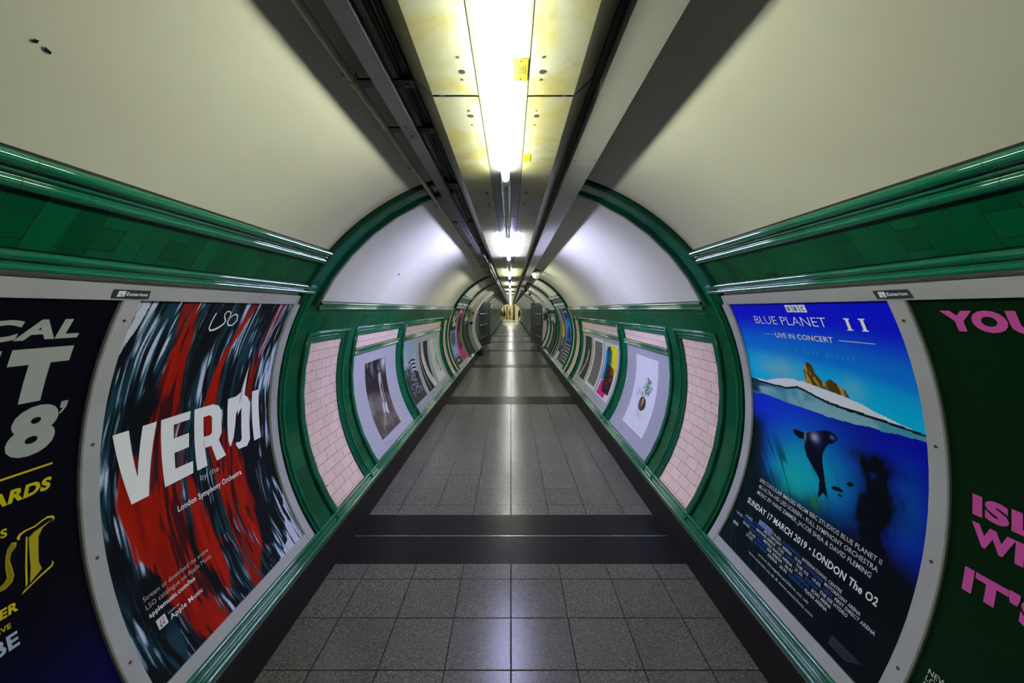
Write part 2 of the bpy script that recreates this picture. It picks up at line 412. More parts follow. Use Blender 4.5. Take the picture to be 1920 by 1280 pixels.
# ------------------------------------------------------------------ flat artwork on the curved wall
_tc = {}
def text2d(s, bold, shear):
    key = (s, bold, shear)
    if key in _tc: return _tc[key]
    def conv(st):
        cu = bpy.data.curves.new('t', 'FONT'); cu.body = st; cu.size = 1; cu.offset = bold; cu.resolution_u = 4 if len(s) < 9 else 2
        cu.space_character = 1.0 + bold*2
        o = bpy.data.objects.new('t', cu); me = bpy.data.meshes.new_from_object(o)
        V = [(v.co.x, v.co.y) for v in me.vertices]; F = [tuple(p.vertices) for p in me.polygons]
        bpy.data.objects.remove(o); bpy.data.meshes.remove(me); bpy.data.curves.remove(cu); return V, F
    V, F = conv(s); VH, _ = conv('H'); cap = max(v[1] for v in VH)
    V = [(x+shear*y, y) for x, y in V]
    x0 = min(v[0] for v in V); x1 = max(v[0] for v in V)
    _tc[key] = ([((x-x0)/(x1-x0), y/cap) for x, y in V], F, (x1-x0)/cap); return _tc[key]

RP = 1.474
class Art:
    """artwork in sheet coordinates: u metres along the reading direction, v metres of arc above eye axis"""
    def __init__(s, side, yref, r=RP): s.side = side; s.y = yref; s.r = r; s.mb = MB(); s.lay = 0
    def pt(s, u, v, r=None):
        r = r or s.r - .0006*s.lay
        return P(s.side, s.y + (u if s.side < 0 else -u), degrees(v/R), r)
    def polyv(s, pts, c, m=0):
        """any simple polygon, cut along the wall's curve"""
        bm = bmesh.new()
        vs = [bm.verts.new((u, v, 0)) for u, v in pts]
        f = bm.faces.new(vs); bmesh.ops.triangulate(bm, faces=[f]); s._emit(bm, c, m)
    def tris(s, V, F, c, m=0):
        bm = bmesh.new(); vs = [bm.verts.new((u, v, 0)) for u, v in V]
        for f in F:
            try: bm.faces.new([vs[i] for i in f])
            except ValueError: pass
        s._emit(bm, c, m)
    def _emit(s, bm, c, m):
        lo = min(v.co.y for v in bm.verts); hi = max(v.co.y for v in bm.verts)
        if hi-lo > .03:
            k = math.ceil(lo/.03)
            while k*.03 < hi:
                g = bm.verts[:]+bm.edges[:]+bm.faces[:]
                bmesh.ops.bisect_plane(bm, geom=g, dist=1e-6, plane_co=(0, k*.03, 0), plane_no=(0, 1, 0)); k += 1
        for f in bm.faces:
            P_ = [s.pt(v.co.x, v.co.y) for v in f.verts]
            s.mb.face(P_, [(v.co.x, v.co.y) for v in f.verts], m, c)
        bm.free()
    def pt_poly(s, pts, c): s.polyv([(u, radians(t)*R) for u, t in pts], c)
    def rect(s, u0, u1, t0, t1, c): s.pt_poly([(u0, t0), (u1, t0), (u1, t1), (u0, t1)], c)
    def text(s, st, u0, u1, tbase, cap, c, bold=0, shear=0):
        """cap height in metres, baseline at angle tbase; u1 None keeps the type's own width"""
        V, F, wd = text2d(st, bold, shear)
        if u1 is None: u1 = u0 + wd*cap
        if u0 is None: u0 = u1 - wd*cap
        b = radians(tbase)*R
        s.tris([(u0+x*(u1-u0), b+y*cap) for x, y in V], F, c)
    def stroke(s, pts, w_, c):
        """line of changing width through (u, t) points; w_ in metres"""
        q = [(u, radians(t)*R) for u, t in pts]; n = len(q); Lf = []; Rt = []
        for i in range(n):
            a = q[max(0, i-1)]; b = q[min(n-1, i+1)]; dx, dy = b[0]-a[0], b[1]-a[1]; l = math.hypot(dx, dy) or 1
            ww = (w_[i] if isinstance(w_, (list, tuple)) else w_)/2
            Lf.append((q[i][0]-dy/l*ww, q[i][1]+dx/l*ww)); Rt.append((q[i][0]+dy/l*ww, q[i][1]-dx/l*ww))
        for i in range(n-1):
            s.tris([Lf[i], Lf[i+1], Rt[i+1], Rt[i]], [(0, 1, 2, 3)], c)
    def sheet(s, u0, u1, t0, t1, c=(.8, .8, .8), thick=.003):
        ts = ylist(t0, t1, 2)
        for r in (s.r, s.r+thick):
            s.mb.grid([[P(s.side, s.y+(u if s.side < 0 else -u), t, r) for t in ts] for u in (u0, u1)], [[(u, radians(t)*R) for t in ts] for u in (u0, u1)], 0, False, c)
        for u in (u0, u1):
            s.mb.grid([[P(s.side, s.y+(u if s.side < 0 else -u), t, r) for t in ts] for r in (s.r, s.r+thick)], [[(0, 0) for t in ts]]*2, 0, False, c)
        s.lay = 1
    def raster(s, u0, u1, t0, t1, fn, nu, nv):
        """artwork with painted gradients: one small face per dab of ink"""
        U, V = np.meshgrid((np.arange(nu)+.5)/nu, (np.arange(nv)+.5)/nv)
        C = np.clip(fn(U, V), 0, 1)
        pts = [[P(s.side, s.y+((u0+(u1-u0)*i/nu) if s.side < 0 else -(u0+(u1-u0)*i/nu)), t0+(t1-t0)*j/nv, s.r-.0006*s.lay) for i in range(nu+1)] for j in range(nv+1)]
        b = len(s.mb.v); mbb = s.mb
        for r_ in pts: mbb.v += r_
        for j in range(nv):
            for i in range(nu):
                mbb.f.append((b+j*(nu+1)+i, b+j*(nu+1)+i+1, b+(j+1)*(nu+1)+i+1, b+(j+1)*(nu+1)+i))
                mbb.uv.append([(0, 0)]*4); mbb.m.append(0); mbb.c.append((float(C[j, i, 0]), float(C[j, i, 1]), float(C[j, i, 2]))); mbb.sm.append(False)
        s.lay += 1
    def done(s, name, label, cat='poster', group=None, parent=None, origin=None):
        if parent is None:
            o = s.mb.build(name, M['print'], origin=origin or tuple(s.pt(0, radians(-30)*R))); tag(o, label, cat, group); return o
        return s.mb.build(name, M['print'], parent=parent)

def vnoise(U, V, su, sv, seed):
    rs = np.random.RandomState(seed); g = rs.rand(64, 64)
    x = U*su; y = V*sv; xi = np.floor(x).astype(int); yi = np.floor(y).astype(int); fx = x-xi; fy = y-yi
    fx = fx*fx*(3-2*fx); fy = fy*fy*(3-2*fy)
    a = g[yi % 64, xi % 64]; b = g[yi % 64, (xi+1) % 64]; c = g[(yi+1) % 64, xi % 64]; d = g[(yi+1) % 64, (xi+1) % 64]
    return (a*(1-fx)+b*fx)*(1-fy)+(c*(1-fx)+d*fx)*fy
def sstep(a, b, x): t = np.clip((x-a)/(b-a), 0, 1); return t*t*(3-2*t)
def mixc(C, col, k): return C*(1-k[..., None])+np.array(col)*k[..., None]
def inpoly(U, T, poly):
    ins = np.zeros(U.shape, bool); n = len(poly)
    for i in range(n):
        x0, y0 = poly[i]; x1, y1 = poly[(i+1) % n]
        if y0 == y1: continue
        c = ((y0 > T) != (y1 > T)) & (U < (x1-x0)*(T-y0)/(y1-y0)+x0); ins ^= c
    return ins
W1 = (.95, .98, .96)

# --- painted red and black concert poster (left wall, nearer frame)
def paint_verdi(U, V):
    u = U*.985; t = -31+V*57
    lean = .10*np.sin((V-.45)*2.2)
    s = u - lean*(V-.3) + .02*vnoise(U, V, 5, 6, 3)
    C = np.zeros(U.shape+(3,)) + np.array((.004, .006, .009))
    s2 = s + .012*vnoise(U, V, 9, 14, 2)
    fine = vnoise(s2, V, 60, 6, 11)*.5+vnoise(s2, V, 140, 12, 12)*.5
    fine2 = vnoise(s2, V, 44, 7, 21)*.45+vnoise(s2, V, 120, 15, 22)*.55
    patch = vnoise(s, V, 8, 6, 5)*.7+vnoise(s, V, 22, 9, 6)*.3
    C = mixc(C, (.012, .060, .090), sstep(.45, .62, fine)*sstep(.35, .6, patch)*.9)
    edge = sstep(.66, .97, u)+.5*sstep(.15, .0, u)+.2*sstep(.8, 1, V)
    k = sstep(.61-.08*edge, .69-.08*edge, fine2)*sstep(.42-.22*edge, .58-.2*edge, patch)
    C = mixc(C, (.16, .28, .40), np.clip(k, 0, 1))
    C = mixc(C, (.60, .68, .88), sstep(.69-.07*edge, .77-.07*edge, fine2)*sstep(.45-.25*edge, .6-.2*edge, patch))
    red = np.zeros(U.shape)
    def bandr(cs, ws):      # centre line and width by height
        vs = np.array([q[0] for q in cs]); c = np.interp(V, vs, [q[1] for q in cs]); ww = np.interp(V, vs, [q[2] for q in cs])
        rag = .035*(vnoise(U, V, 14, 9, ws)-.5)+.03*(vnoise(s, V, 60, 6, ws+1)-.5)
        return sstep(.012, -.006, np.abs(u-c+rag)-ww)
    red = np.maximum(red, bandr([(0, .30, .05), (.15, .25, .08), (.3, .24, .09), (.45, .26, .10), (.6, .27, .075), (.7, .28, .05), (.85, .285, .04), (1, .255, .032)], 31))
    red = np.maximum(red, bandr([(0, .32, .03), (.15, .29, .04), (.3, .15, .055), (.45, .13, .05), (.55, .12, .035), (.62, .12, -.02), (1, .1, -.1)], 41))
    red = np.maximum(red, bandr([(0, .56, .02), (.1, .62, .06), (.25, .66, .09), (.4, .64, .10), (.5, .60, .07), (.6, .50, .03), (.75, .53, .022), (.9, .61, .018), (1, .66, .018)], 51))
    red = np.maximum(red, bandr([(0, .42, -.02), (.1, .42, .03), (.2, .43, .05), (.35, .40, .04), (.5, .38, -.02), (1, .3, -.1)], 61))
    red = np.maximum(red, .8*bandr([(0, .9, -.1), (.5, .78, -.02), (.6, .78, .03), (.8, .83, .024), (1, .92, .02)], 71))
    tone = .55+.6*vnoise(s, V, 40, 8, 77)
    gaps = sstep(.58, .68, vnoise(s, V, 26, 4, 88)*.5+vnoise(s2, V, 90, 9, 89)*.5)
    red = red*(1-.85*gaps)
    Rc = np.stack([.44*tone, .012*tone, .001*tone], -1)
    C = C*(1-red[..., None])+Rc*red[..., None]
    C = mixc(C, (.62, .66, .76), (inpoly(u+.015*(fine-.5), t, [(-.02, 26), (.055, 26), (.05, 22.5), (.015, 18), (-.03, 16)])).astype(float)*sstep(.62, .5, fine2+.0))
    C = mixc(C, (.60, .64, .78), (inpoly(u+.02*(fine-.5), t, [(.99, -19), (1.0, -31), (.74, -31), (.86, -29), (.93, -24)])).astype(float)*sstep(.6, .5, fine))
    return C
A = Art(-1, 1.395); A.sheet(-.005, .985, -31.2, 26, (.02, .02, .02)); A.raster(0, .985, -31, 26, paint_verdi, 320, 440)
VG = {'V': [(.046, 5.7), (.108, 5.7), (.150, -2.0), (.165, 5.7), (.227, 5.7), (.192, -5.6), (.119, -5.6)],
 'E': [(.247, 5.7), (.398, 5.7), (.398, 4.2), (.312, 4.2), (.316, 1.8), (.397, 1.8), (.398, -.7), (.320, -.7), (.322, -3.4), (.417, -3.5), (.414, -5.6), (.266, -5.6)],
 'D1': [(.635, 5.7), (.694, 5.7), (.73, 6.3), (.764, 11.8), (.715, 2.6), (.703, 2.0), (.699, 0), (.685, -2.6), (.657, -4.3), (.645, -2.8)],
 'D2': [(.764, 11.8), (.762, 5.5), (.79, 4.7), (.813, 3.4), (.81, -4.6), (.782, -5.7), (.716, -5.5), (.696, -4.3), (.702, -3.9), (.729, -4.2), (.745, -3.7), (.745, 3.0), (.728, 4.5), (.716, 3.3), (.716, 1.5)],
 'I': [(.824, 5.7), (.884, 5.7), (.904, -5.4), (.843, -5.4)],
 'R1': [(.421, 5.7), (.533, 5.6), (.572, 5.0), (.596, 3.8), (.533, 3.1), (.517, 3.7), (.478, 3.7), (.484, 0), (.499, -5.6), (.437, -5.6)],
 'R2': [(.596, 3.8), (.600, -.6), (.580, -1.8), (.622, -5.4), (.559, -5.6), (.53, -2.3), (.492, -2.2), (.484, 0), (.521, -.2), (.536, .2), (.533, 3.1)]}
A.lay = 3
for k in VG: A.pt_poly(VG[k], W1)
A.stroke([(.399, 23.8), (.391, 22.2), (.391, 20.9), (.402, 20.4), (.425, 20.5), (.45, 20.9), (.474, 21.6), (.478, 22.2), (.462, 22.9), (.455, 23.6), (.467, 24.1), (.484, 24.0), (.495, 23.6), (.497, 22.6), (.495, 21.8), (.51, 21.2), (.535, 21.2), (.556, 22.1), (.549, 23.1), (.530, 23.5), (.512, 23.2), (.498, 22.6)],
         [.006, .006, .007, .009, .010, .010, .009, .008, .007, .007, .008, .006, .006, .006, .007, .008, .008, .008, .008, .007, .006, .004], W1)
A.text('by the', .448, .565, -7.6, .026, (.6, .62, .62)); A.text('London Symphony Orchestra', .31, .71, -10.6, .026, W1, .02)
for i, (s_, u1, b, cc) in enumerate((('Stream or download the entire', .40, 0, (.6, .5, .46)), ('LSO catalogue on Apple Music', .405, 0, (.6, .5, .46)), ('applemusic.com/lso', .30, .02, W1))):
    A.text(s_, .085, u1, -19.7-1.25*i, .018, cc, b)
A.text('Listen on', .15, .20, -23.6, .008, W1); A.text('Apple Music', .15, .31, -24.6, .019, W1, .01)
A.rect(.099, .138, -24.6, -23.1, (.75, .75, .75)); A.lay = 4
A.stroke([(.111, -24.2), (.115, -23.5), (.128, -23.35), (.124, -24.1)], .003, (.35, .02, .12)); A.rect(.107, .114, -24.35, -24.1, (.02, .05, .4)); A.rect(.119, .126, -24.25, -24.0, (.02, .05, .4))
A.done('poster', 'red and black painted concert poster reading VERDI in the left frame')

# --- ocean poster (right wall)
ROCK = [(.447, 9.9), (.45, 11.8), (.461, 13.0), (.475, 13.8), (.489, 14.0), (.509, 13.7), (.518, 13.0), (.523, 12.0), (.553, 11.1), (.575, 10.5), (.584, 11.1), (.600, 11.4), (.612, 11.4), (.648, 10.8), (.679, 10.1), (.696, 8.9), (.639, 9.1), (.589, 9.3), (.544, 9.5), (.496, 9.6)]
SEAL = [(.332, -.8), (.345, -.35), (.367, -.3), (.395, -.3), (.413, -.4), (.469, .6), (.519, 1.4), (.551, 1.8), (.575, 1.85), (.592, 1.7), (.607, 1.4), (.612, .9), (.601, .5), (.59, 0), (.58, -.3), (.56, -.6), (.55, -1.1), (.529, -2.7), (.530, -4), (.538, -5.3), (.558, -7.6), (.589, -10.3), (.572, -9.8), (.556, -9.5), (.531, -11.0), (.528, -9.5), (.524, -7.7), (.48, -6.0), (.433, -4.6), (.416, -3.3), (.411, -1.6), (.395, -1.7), (.373, -1.8), (.345, -1.4)]
def paint_ocean(U, V):
    u = U; t = -31+V*57
    wl = np.interp(u, [0, .05, .175, .304, .385, .438, .503, .565, .638, .737, .826, .92, 1], [7.8, 7.7, 7.6, 7.8, 8.6, 8.3, 7.7, 7.3, 7.1, 7.0, 6.9, 6.7, 6.5])
    foam = np.interp(u, [0, .05, .143, .239, .325, .446, .544, .646, .743, .795, .906, 1], [7.8, 7.9, 8.1, 9.2, 9.8, 9.8, 9.4, 9.1, 8.5, 7.9, 7.0, 6.5])
    und = np.interp(u, [0, .05, .163, .291, .432, .593, .73, .848, .927, 1], [4.4, 4.5, 4.7, 4.5, 4.4, 4.3, 4.6, 5.1, 5.6, 5.6])
    C = np.zeros(U.shape+(3,))
    k = sstep(8, 24, t+2.5*(vnoise(U, V, 3, 3, 1)-.5)+3*(u-.3)**2)
    sky = mixc(np.zeros_like(C)+np.array((.001, .60, .98)), (.003, .008, .90), k)
    sky = mixc(sky, (.002, .18, .95), sstep(.25, .5, k)*sstep(.85, .5, k)*.6)
    cl = np.exp(-(((u-.27)/.13)**2+((t-11.5)/2.2)**2))+.4*np.exp(-(((u-.72)/.05)**2+((t-10.5)/1.8)**2))
    sky = mixc(sky, (.22, .58, .72), np.clip(cl*(.5+vnoise(U, V, 9, 9, 2)), 0, .8))
    n1 = vnoise(U, V, 8, 14, 4)*.6+vnoise(U, V, 25, 30, 5)*.4
    sea = np.zeros_like(C)+np.array((.002, .010, .42))
    sea = mixc(sea, (.003, .035, .80), sstep(-8, 3, t)*sstep(.5, .1, np.abs(u-.25)))
    sea = mixc(sea, (.001, .001, .50), sstep(.72, .95, u)*sstep(-10, -2, t))
    glow = np.exp(-(((u-.42-.003*(t+8))/.24)**2+((t+7.5)/6.5)**2))
    sea = mixc(sea, (.002, .42, .62), np.clip(glow*1.15, 0, 1))
    glow2 = np.exp(-(((u-.36)/.12)**2+((t+11)/4)**2))
    sea = mixc(sea, (.005, .55, .50), np.clip(glow2*(.4+n1), 0, .8))
    sea = mixc(sea, (.02, .35, .05), np.clip(np.exp(-(((u-.52)/.04)**2+((t+12.2)/1.3)**2))*.9, 0, 1))
    sea = mixc(sea, (.003, .10, .42), np.clip(np.exp(-(((u-.93)/.07)**2+((t+5)/6)**2))*.7, 0, 1))
    dk = sstep(-9.5, -15.5, t+2.5*(n1-.5))
    sea = mixc(sea, (.001, .006, .008), dk)
    sea = mixc(sea, (.001, .01, .012), sstep(.16, .04, u+.05*(n1-.5))*sstep(1, -3, t))
    kelp = np.exp(-(((u-.80+.03*(vnoise(U, V, 2, 9, 8)-.5))/(.045+.06*vnoise(U, V, 9, 26, 18)))**2))*sstep(2.5, -1, t)
    sea = mixc(sea, (.001, .003, .008), np.clip(kelp*1.5*(.35+1.3*(.5*vnoise(U, V, 24, 26, 9)+.5*vnoise(U, V, 60, 50, 19))), 0, 1))
    fr = vnoise(U+.02*t, V, 60, 9, 14)
    sea = mixc(sea, (.0, .03, .03), sstep(.62, .8, fr)*sstep(-2, -7, t)*.7*sstep(.75, .3, u))
    C = np.where((t > wl)[..., None], sky, sea)
    C = np.where(((t > wl) & (t < foam+.3*(n1-.5)))[..., None], np.array((.85, .90, .98)), C)
    mid = (t <= wl) & (t > und+.6*(n1-.5))
    mc = mixc(np.zeros_like(C)+np.array((.07, .36, .48)), (.25, .52, .60), sstep(.35, .7, n1))
    mc = mixc(mc, (.01, .05, .10), sstep(.35, .0, u)*sstep(.55, .7, vnoise(U, V, 5, 60, 6)))
    C = np.where(mid[..., None], mc, C)
    C = np.where(((t <= wl) & (t > wl-.38-.3*(n1-.3)))[..., None], np.array((.003, .012, .03)), C)
    g = inpoly(u+.004*(n1-.5), t, ROCK)
    rc = mixc(np.zeros_like(C)+np.array((.10, .055, .006)), (.50, .36, .07), sstep(.45, .7, vnoise(U+.012*t, V, 45, 22, 10)*.6+.4*vnoise(U, V, 90, 60, 13)))
    C = np.where(g[..., None], rc, C)
    g = inpoly(u, t, SEAL)
    sl = mixc(np.zeros_like(C)+np.array((.001, .003, .016)), (.005, .02, .12), sstep(.57, .52, np.abs(u-.5)*1+.52)*sstep(-4, 1, t))
    sl = mixc(sl, (.35, .42, .6), np.clip(np.exp(-(((u-.478)/.022)**2+((t+.4)/.7)**2))*1.1+.8*np.exp(-(((u-.418)/.006)**2+((t+1.0)/.8)**2)), 0, 1))
    sl = mixc(sl, (.05, .15, .6), np.clip(np.exp(-(((u-.582)/.012)**2+((t-.9)/.35)**2)), 0, 1))
    C = np.where(g[..., None], sl, C)
    return C
A = Art(1, 2.38); A.sheet(-.0, 1.0, -31.2, 26.3, (.01, .01, .02)); A.raster(0, 1.0, -31, 26, paint_ocean, 280, 400)
A.lay = 3
DK = (.001, .003, .008)
A.pt_poly([(.594, -7.9), (.609, -7.3), (.637, -7.1), (.650, -7.35), (.655, -7.1), (.655, -7.6), (.633, -7.8), (.609, -8.0)], DK)
A.pt_poly([(.667, -5.9), (.683, -5.3), (.705, -5.3), (.701, -5.7), (.682, -6.1)], DK)
A.pt_poly([(.693, -.6), (.706, -.3), (.728, -.8), (.725, -1.0), (.706, -1.0)], (.01, .04, .2))
A.pt_poly([(.63, -8.3), (.645, -8.1), (.66, -8.3), (.645, -8.55)], DK)
for i in range(3):
    A.rect(.470+.045*i, .511+.045*i, 23.9, 25.4, W1)
A.lay = 4
for i, ch in enumerate('BBC'): A.text(ch, .481+.045*i, .500+.045*i, 24.2, .022, (.003, .006, .42), .02)
A.lay = 3
A.text('BLUE PLANET', .187, .685, 21.2, .045, W1, -.012); A.pt_poly([(.785,20.9),(.800,20.9),(.800,22.9),(.785,22.9)], W1); A.rect(.778,.807,20.85,21.05,W1); A.rect(.778,.807,22.75,22.95,W1); A.pt_poly([(.853,20.9),(.868,20.9),(.868,22.9),(.853,22.9)], W1); A.rect(.846,.875,20.85,21.05,W1); A.rect(.846,.875,22.75,22.95,W1)
A.text('LIVE IN CONCERT', .315, .685, 18.4, .026, W1, .004); A.rect(.225, .305, 18.9, 19.0, (.35, .6, .75)); A.rect(.715, .882, 18.85, 19.0, (.5, .7, .8))
x = .29
for ch in 'Take A Deep Breath':
    if ch != ' ': A.text(ch, x, None, 15.7, .020, (.03, .50, .66))
    x += .0275
for i, s_ in enumerate(('SPECTACULAR IMAGES FROM BBC STUDIOS BLUE PLANET II', '4K-ULTRA-HD LED SCREEN - FULL SYMPHONY ORCHESTRA', 'MUSIC BY HANS ZIMMER, JACOB SHEA & DAVID FLEMING')):
    A.text(s_, .135+.004*i, (.872, .866, .848)[i], -14.7-1.35*i, .020, (.62, .66, .68), .01)
A.text('SUNDAY 17 MARCH 2019 • LONDON The O2', .09, .90, -20.4, .031, W1, .022)
BL = (.02, .09, .42)
rows = [[('TOUR 2019', 2), ('13.03.', 0), ('BOURNEMOUTH', 1), ('INTERNATIONAL CENTRE', 0)], [('14.03.', 0), ('CARDIFF', 1), ('MOTORPOINT ARENA · 15.03.', 0), ('NOTTINGHAM', 1), ('MOTORPOINT ARENA', 0)],
 [('16.03.', 0), ('BIRMINGHAM', 1), ('GENTING ARENA · 17.03.', 0), ('LONDON', 1), ('THE O2 · 19.03.', 0), ('LEEDS', 1), ('FIRST DIRECT ARENA', 0)],
 [('20.03.', 0), ('NEWCASTLE', 1), ('METRO RADIO ARENA · 21.03.', 0), ('GLASGOW', 1), ('THE SSE HYDRO', 0)], [('23.03.', 0), ('BELFAST', 1), ('SSE ARENA · 26.03.', 0), ('LIVERPOOL', 1), ('ECHO ARENA', 0)],
 [('27.03.', 0), ('MANCHESTER', 1), ('ARENA · 28.03.', 0), ('SHEFFIELD', 1), ('FlyDSA ARENA', 0)]]
ext = [(.23, .765), (.12, .86), (.045, .93), (.12, .82), (.19, .75), (.18, .74)]
for i, (rw, (a, b)) in enumerate(zip(rows, ext)):
    tot = sum(len(q[0])+1 for q in rw)-1; x = a; tb = -22.4-.80*i
    for q, kk in rw:
        wq = (b-a)*len(q)/tot
        if kk == 2: A.rect(x-.004, x+wq+.004, tb-.2, tb+.75, (.25, .36, .7))
        A.lay = 4; A.text(q, x, x+wq, tb, .0135, ((.6, .65, .7), BL, (.03, .05, .3))[kk], .02); A.lay = 3
        x += wq+(b-a)/tot
A.text('www.blueplanet2live.co.uk', .31, .66, -27.7, .012, (.5, .6, .7), .01); A.text('www.eventim.co.uk & www.seetickets.com', .25, .70, -28.8, .012, (.5, .6, .7), .01)
for i in range(4): A.rect(.05+.012*i, .06+.012*i, -26.3, -25.7, (.4, .45, .5))
for i in range(5): A.rect(.80, .93-.01*i, -28.6-.3*i, -28.5-.3*i, (.10, .12, .16))
A.done('poster', 'blue underwater concert poster with a diving seal in the right frame')

# --- dark musical poster (left edge of the picture) and dark green poster (right edge)
A = Art(-1, 1.33); A.sheet(-.985, 0, -31.2, 25.9, (.004, .004, .010))
def paint_navy(U, V):
    C = np.zeros(U.shape+(3,))+np.array((.002, .002, .006)); return mixc(C, (.003, .002, .075), sstep(.36, .02, V+.03*vnoise(U, V, 3, 3, 3)))
A.raster(-.985, 0, -31, 25.9, paint_navy, 12, 60); A.lay = 3
SV = (.40, .44, .41); YL = (.66, .56, .010)
A.text('MUSICAL', -.62, -.085, 20.9, .060, SV, .045, .1); A.text('T', -.240, -.086, 13.7, .155, SV, .08, 0); A.text('HI', -.50, -.262, 13.7, .155, SV, .08, 0)
A.text('8', -.202, -.077, 6.9, .143, SV, .05, .05); A.text('201', -.58, -.228, 6.9, .143, SV, .05, .05); A.pt_poly([(-.076, 12.4), (-.056, 12.4), (-.058, 11.6), (-.070, 10.9), (-.078, 10.8), (-.068, 11.5), (-.077, 11.6)], SV)
A.rect(-.80, -.075, 4.5, 4.75, YL); A.text('AWARDS', -.33, -.075, 1.6, .037, YL, .045, .15)
A.text('PRESENTS', None, -.185, -2.0, .024, YL, .03); A.text('TOGETHER', None, -.178, -10.6, .026, YL, .04, .1)
A.text('LIVE', None, -.20, -12.0, .014, YL, .02); A.text('GLOBE', None, -.19, -14.2, .040, (.42, .52, .62), .03)
BI = [(-.070, -2.0), (-.066, -2.35), (-.072, -2.7), (-.090, -3.3), (-.103, -3.8), (-.108, -5), (-.109, -6.4), (-.104, -7.3), (-.095, -7.5), (-.083, -7.3), (-.079, -7.7), (-.084, -8.05), (-.118, -8.5), (-.166, -9.3), (-.154, -8.7), (-.150, -6.8), (-.145, -4.6), (-.142, -3.0), (-.150, -2.95), (-.160, -3.1), (-.164, -2.75), (-.158, -2.4), (-.145, -2.25), (-.120, -2.25), (-.100, -1.95), (-.085, -1.8)]
A.pt_poly(BI, YL); A.lay = 4
cx = sum(p[0] for p in BI)/len(BI); cy = sum(p[1] for p in BI)/len(BI)
A.pt_poly([(cx+(a-cx)*.88+.001, cy+(b-cy)*.93) for a, b in BI], (.003, .003, .012)); A.lay = 5
A.pt_poly([(-.075, -2.4), (-.100, -2.9), (-.112, -3.7), (-.117, -6.7), (-.111, -7.6), (-.144, -8.5), (-.138, -6.9), (-.136, -3.3), (-.121, -2.9)], (.46, .40, .015))
A.lay = 3
BS = [(-.164, -3.2), (-.167, -3.7), (-.178, -4.1), (-.183, -4.8), (-.179, -5.7), (-.176, -6.7), (-.182, -7.3), (-.197, -7.7), (-.230, -7.6), (-.230, -7.2), (-.203, -7.1), (-.192, -6.6), (-.194, -5.5), (-.191, -4.2), (-.186, -3.5), (-.176, -3.0)]
A.pt_poly(BS, YL); cx = sum(p[0] for p in BS)/len(BS); A.lay = 4; A.pt_poly([(a-.002 if a > -.19 else a+.0015, b*.975-.13) for a, b in BS], (.30, .25, .01))
A.done('poster', 'dark navy musical poster with silver and yellow lettering, in the left frame')

A = Art(1, 1.312); A.sheet(0, .985, -31.2, 26.3, (.002, .020, .004)); A.lay = 3
PK = (.66, .10, .42)
A.text('YOU', .084, .315, 21.9, .062, PK, .07); A.text("ISLE", .062, .285, -1.4, .060, PK, .06); A.text("WILL", .061, .295, -4.85, .062, PK, .06)
A.text("IT'S", .055, .255, -10.9, .068, PK, .06); 
for i, s_ in enumerate(('NEW YEAR', 'LONDON', 'MORE')): A.text(s_, .036, None, -22.9-.85*i, .016, (.55, .62, .55), .01)
A.done('poster', 'dark green poster with bold pink lettering in the right frame')

# ------------------------------------------------------------------ advertising frames
def ad_frame(side, y0, y1, ydiv0, ydiv1, label, plate_y=None):
    """grey metal frame for two posters, with a centre bar"""
    base = P(side, (y0+y1)/2, -33, R)
    t = thing('advertising_frame', label, 'frame', base)
    t0, t1 = -33.2, 28.2
    def rail(name, ya, yb, ta, tb, rf=1.462):
        mb = MB(); ts = ylist(ta, tb, 3); ys = (ya, yb)
        bv = .004; dt = degrees(bv/R)
        G = [(ya, None), (ya, 0), (ya+bv, 1), (yb-bv, 1), (yb, 0), (yb, None)]
        mb.grid([[P(side, y, tt, 1.480 if k is None else (rf+.004 if k == 0 else rf)) for y, k in G] for tt in ts], [[(y, radians(tt)*R) for y, k in G] for tt in ts], 0, False)
        for tt in (ta, tb): mb.face([P(side, y, tt, 1.480 if k is None else (rf+.004 if k == 0 else rf)) for y, k in G])
        return mb.build(name, M['frame'], parent=t)
    top = rail('top_rail', y0+.07, y1-.07, 26.0, t1); bot = rail('bottom_rail', y0+.07, y1-.07, t0, -31.0)
    e1 = rail('side_rail', y0, y0+.0699, t0, t1); e2 = rail('side_rail', y1-.0699, y1, t0, t1)
    dv = rail('centre_bar', ydiv0, ydiv1, -30.95, 25.95)
    for par, yy in ((dv, (ydiv0+ydiv1)/2), (e1, y0+.03), (e2, y1-.03)):
        for tt in (23, 5.5, -10, -25):
            mb = MB(); c0 = P(side, yy, tt, 1.4625); c1 = P(side, yy, tt, 1.4600); mb.tube([c0, c1], .0055, 12)
            if par is dv: mb.build('screw', M['frame_screw'], parent=par)
    mb = MB(); wall_patch(mb, side, y0+.01, y1-.01, t0+.3, t1-.3, 1.4795, m=0); mb.build('backing_board', M['board'], parent=t)
    if plate_y:
        a, b = plate_y; s = 1 if side < 0 else -1
        AA = Art(side, a, 1.4595)
        AA.mb = MB()
        AA.lay = 0; AA.polyv([(0.004, radians(26.3)*R), (b, radians(26.3)*R), (b-.006, radians(27.6)*R), (.0, radians(27.6)*R)], (.035, .055, .06))
        AA.lay = 1; AA.rect(.018, .043, 26.55, 27.4, W1); AA.text('Exterion', .048, b-.012, 26.75, .013, W1, .02)
        AA.lay = 2; AA.rect(.019, .031, 26.95, 26.99, (.03, .05, .06)); AA.rect(.031, .033, 26.6, 27.0, (.03, .05, .06)); AA.rect(.036, .038, 26.6, 26.8, (.03, .05, .06))
        AA.done('nameplate', '', parent=t)
    return t
ad_frame(-1, .26, 2.455, 1.332, 1.396, 'grey metal advertising frame on the left wall nearest the camera', (1.279, .136))
ad_frame(1, .26, 2.450, 1.310, 1.375, 'grey metal advertising frame on the right wall nearest the camera', (1.404, .130))
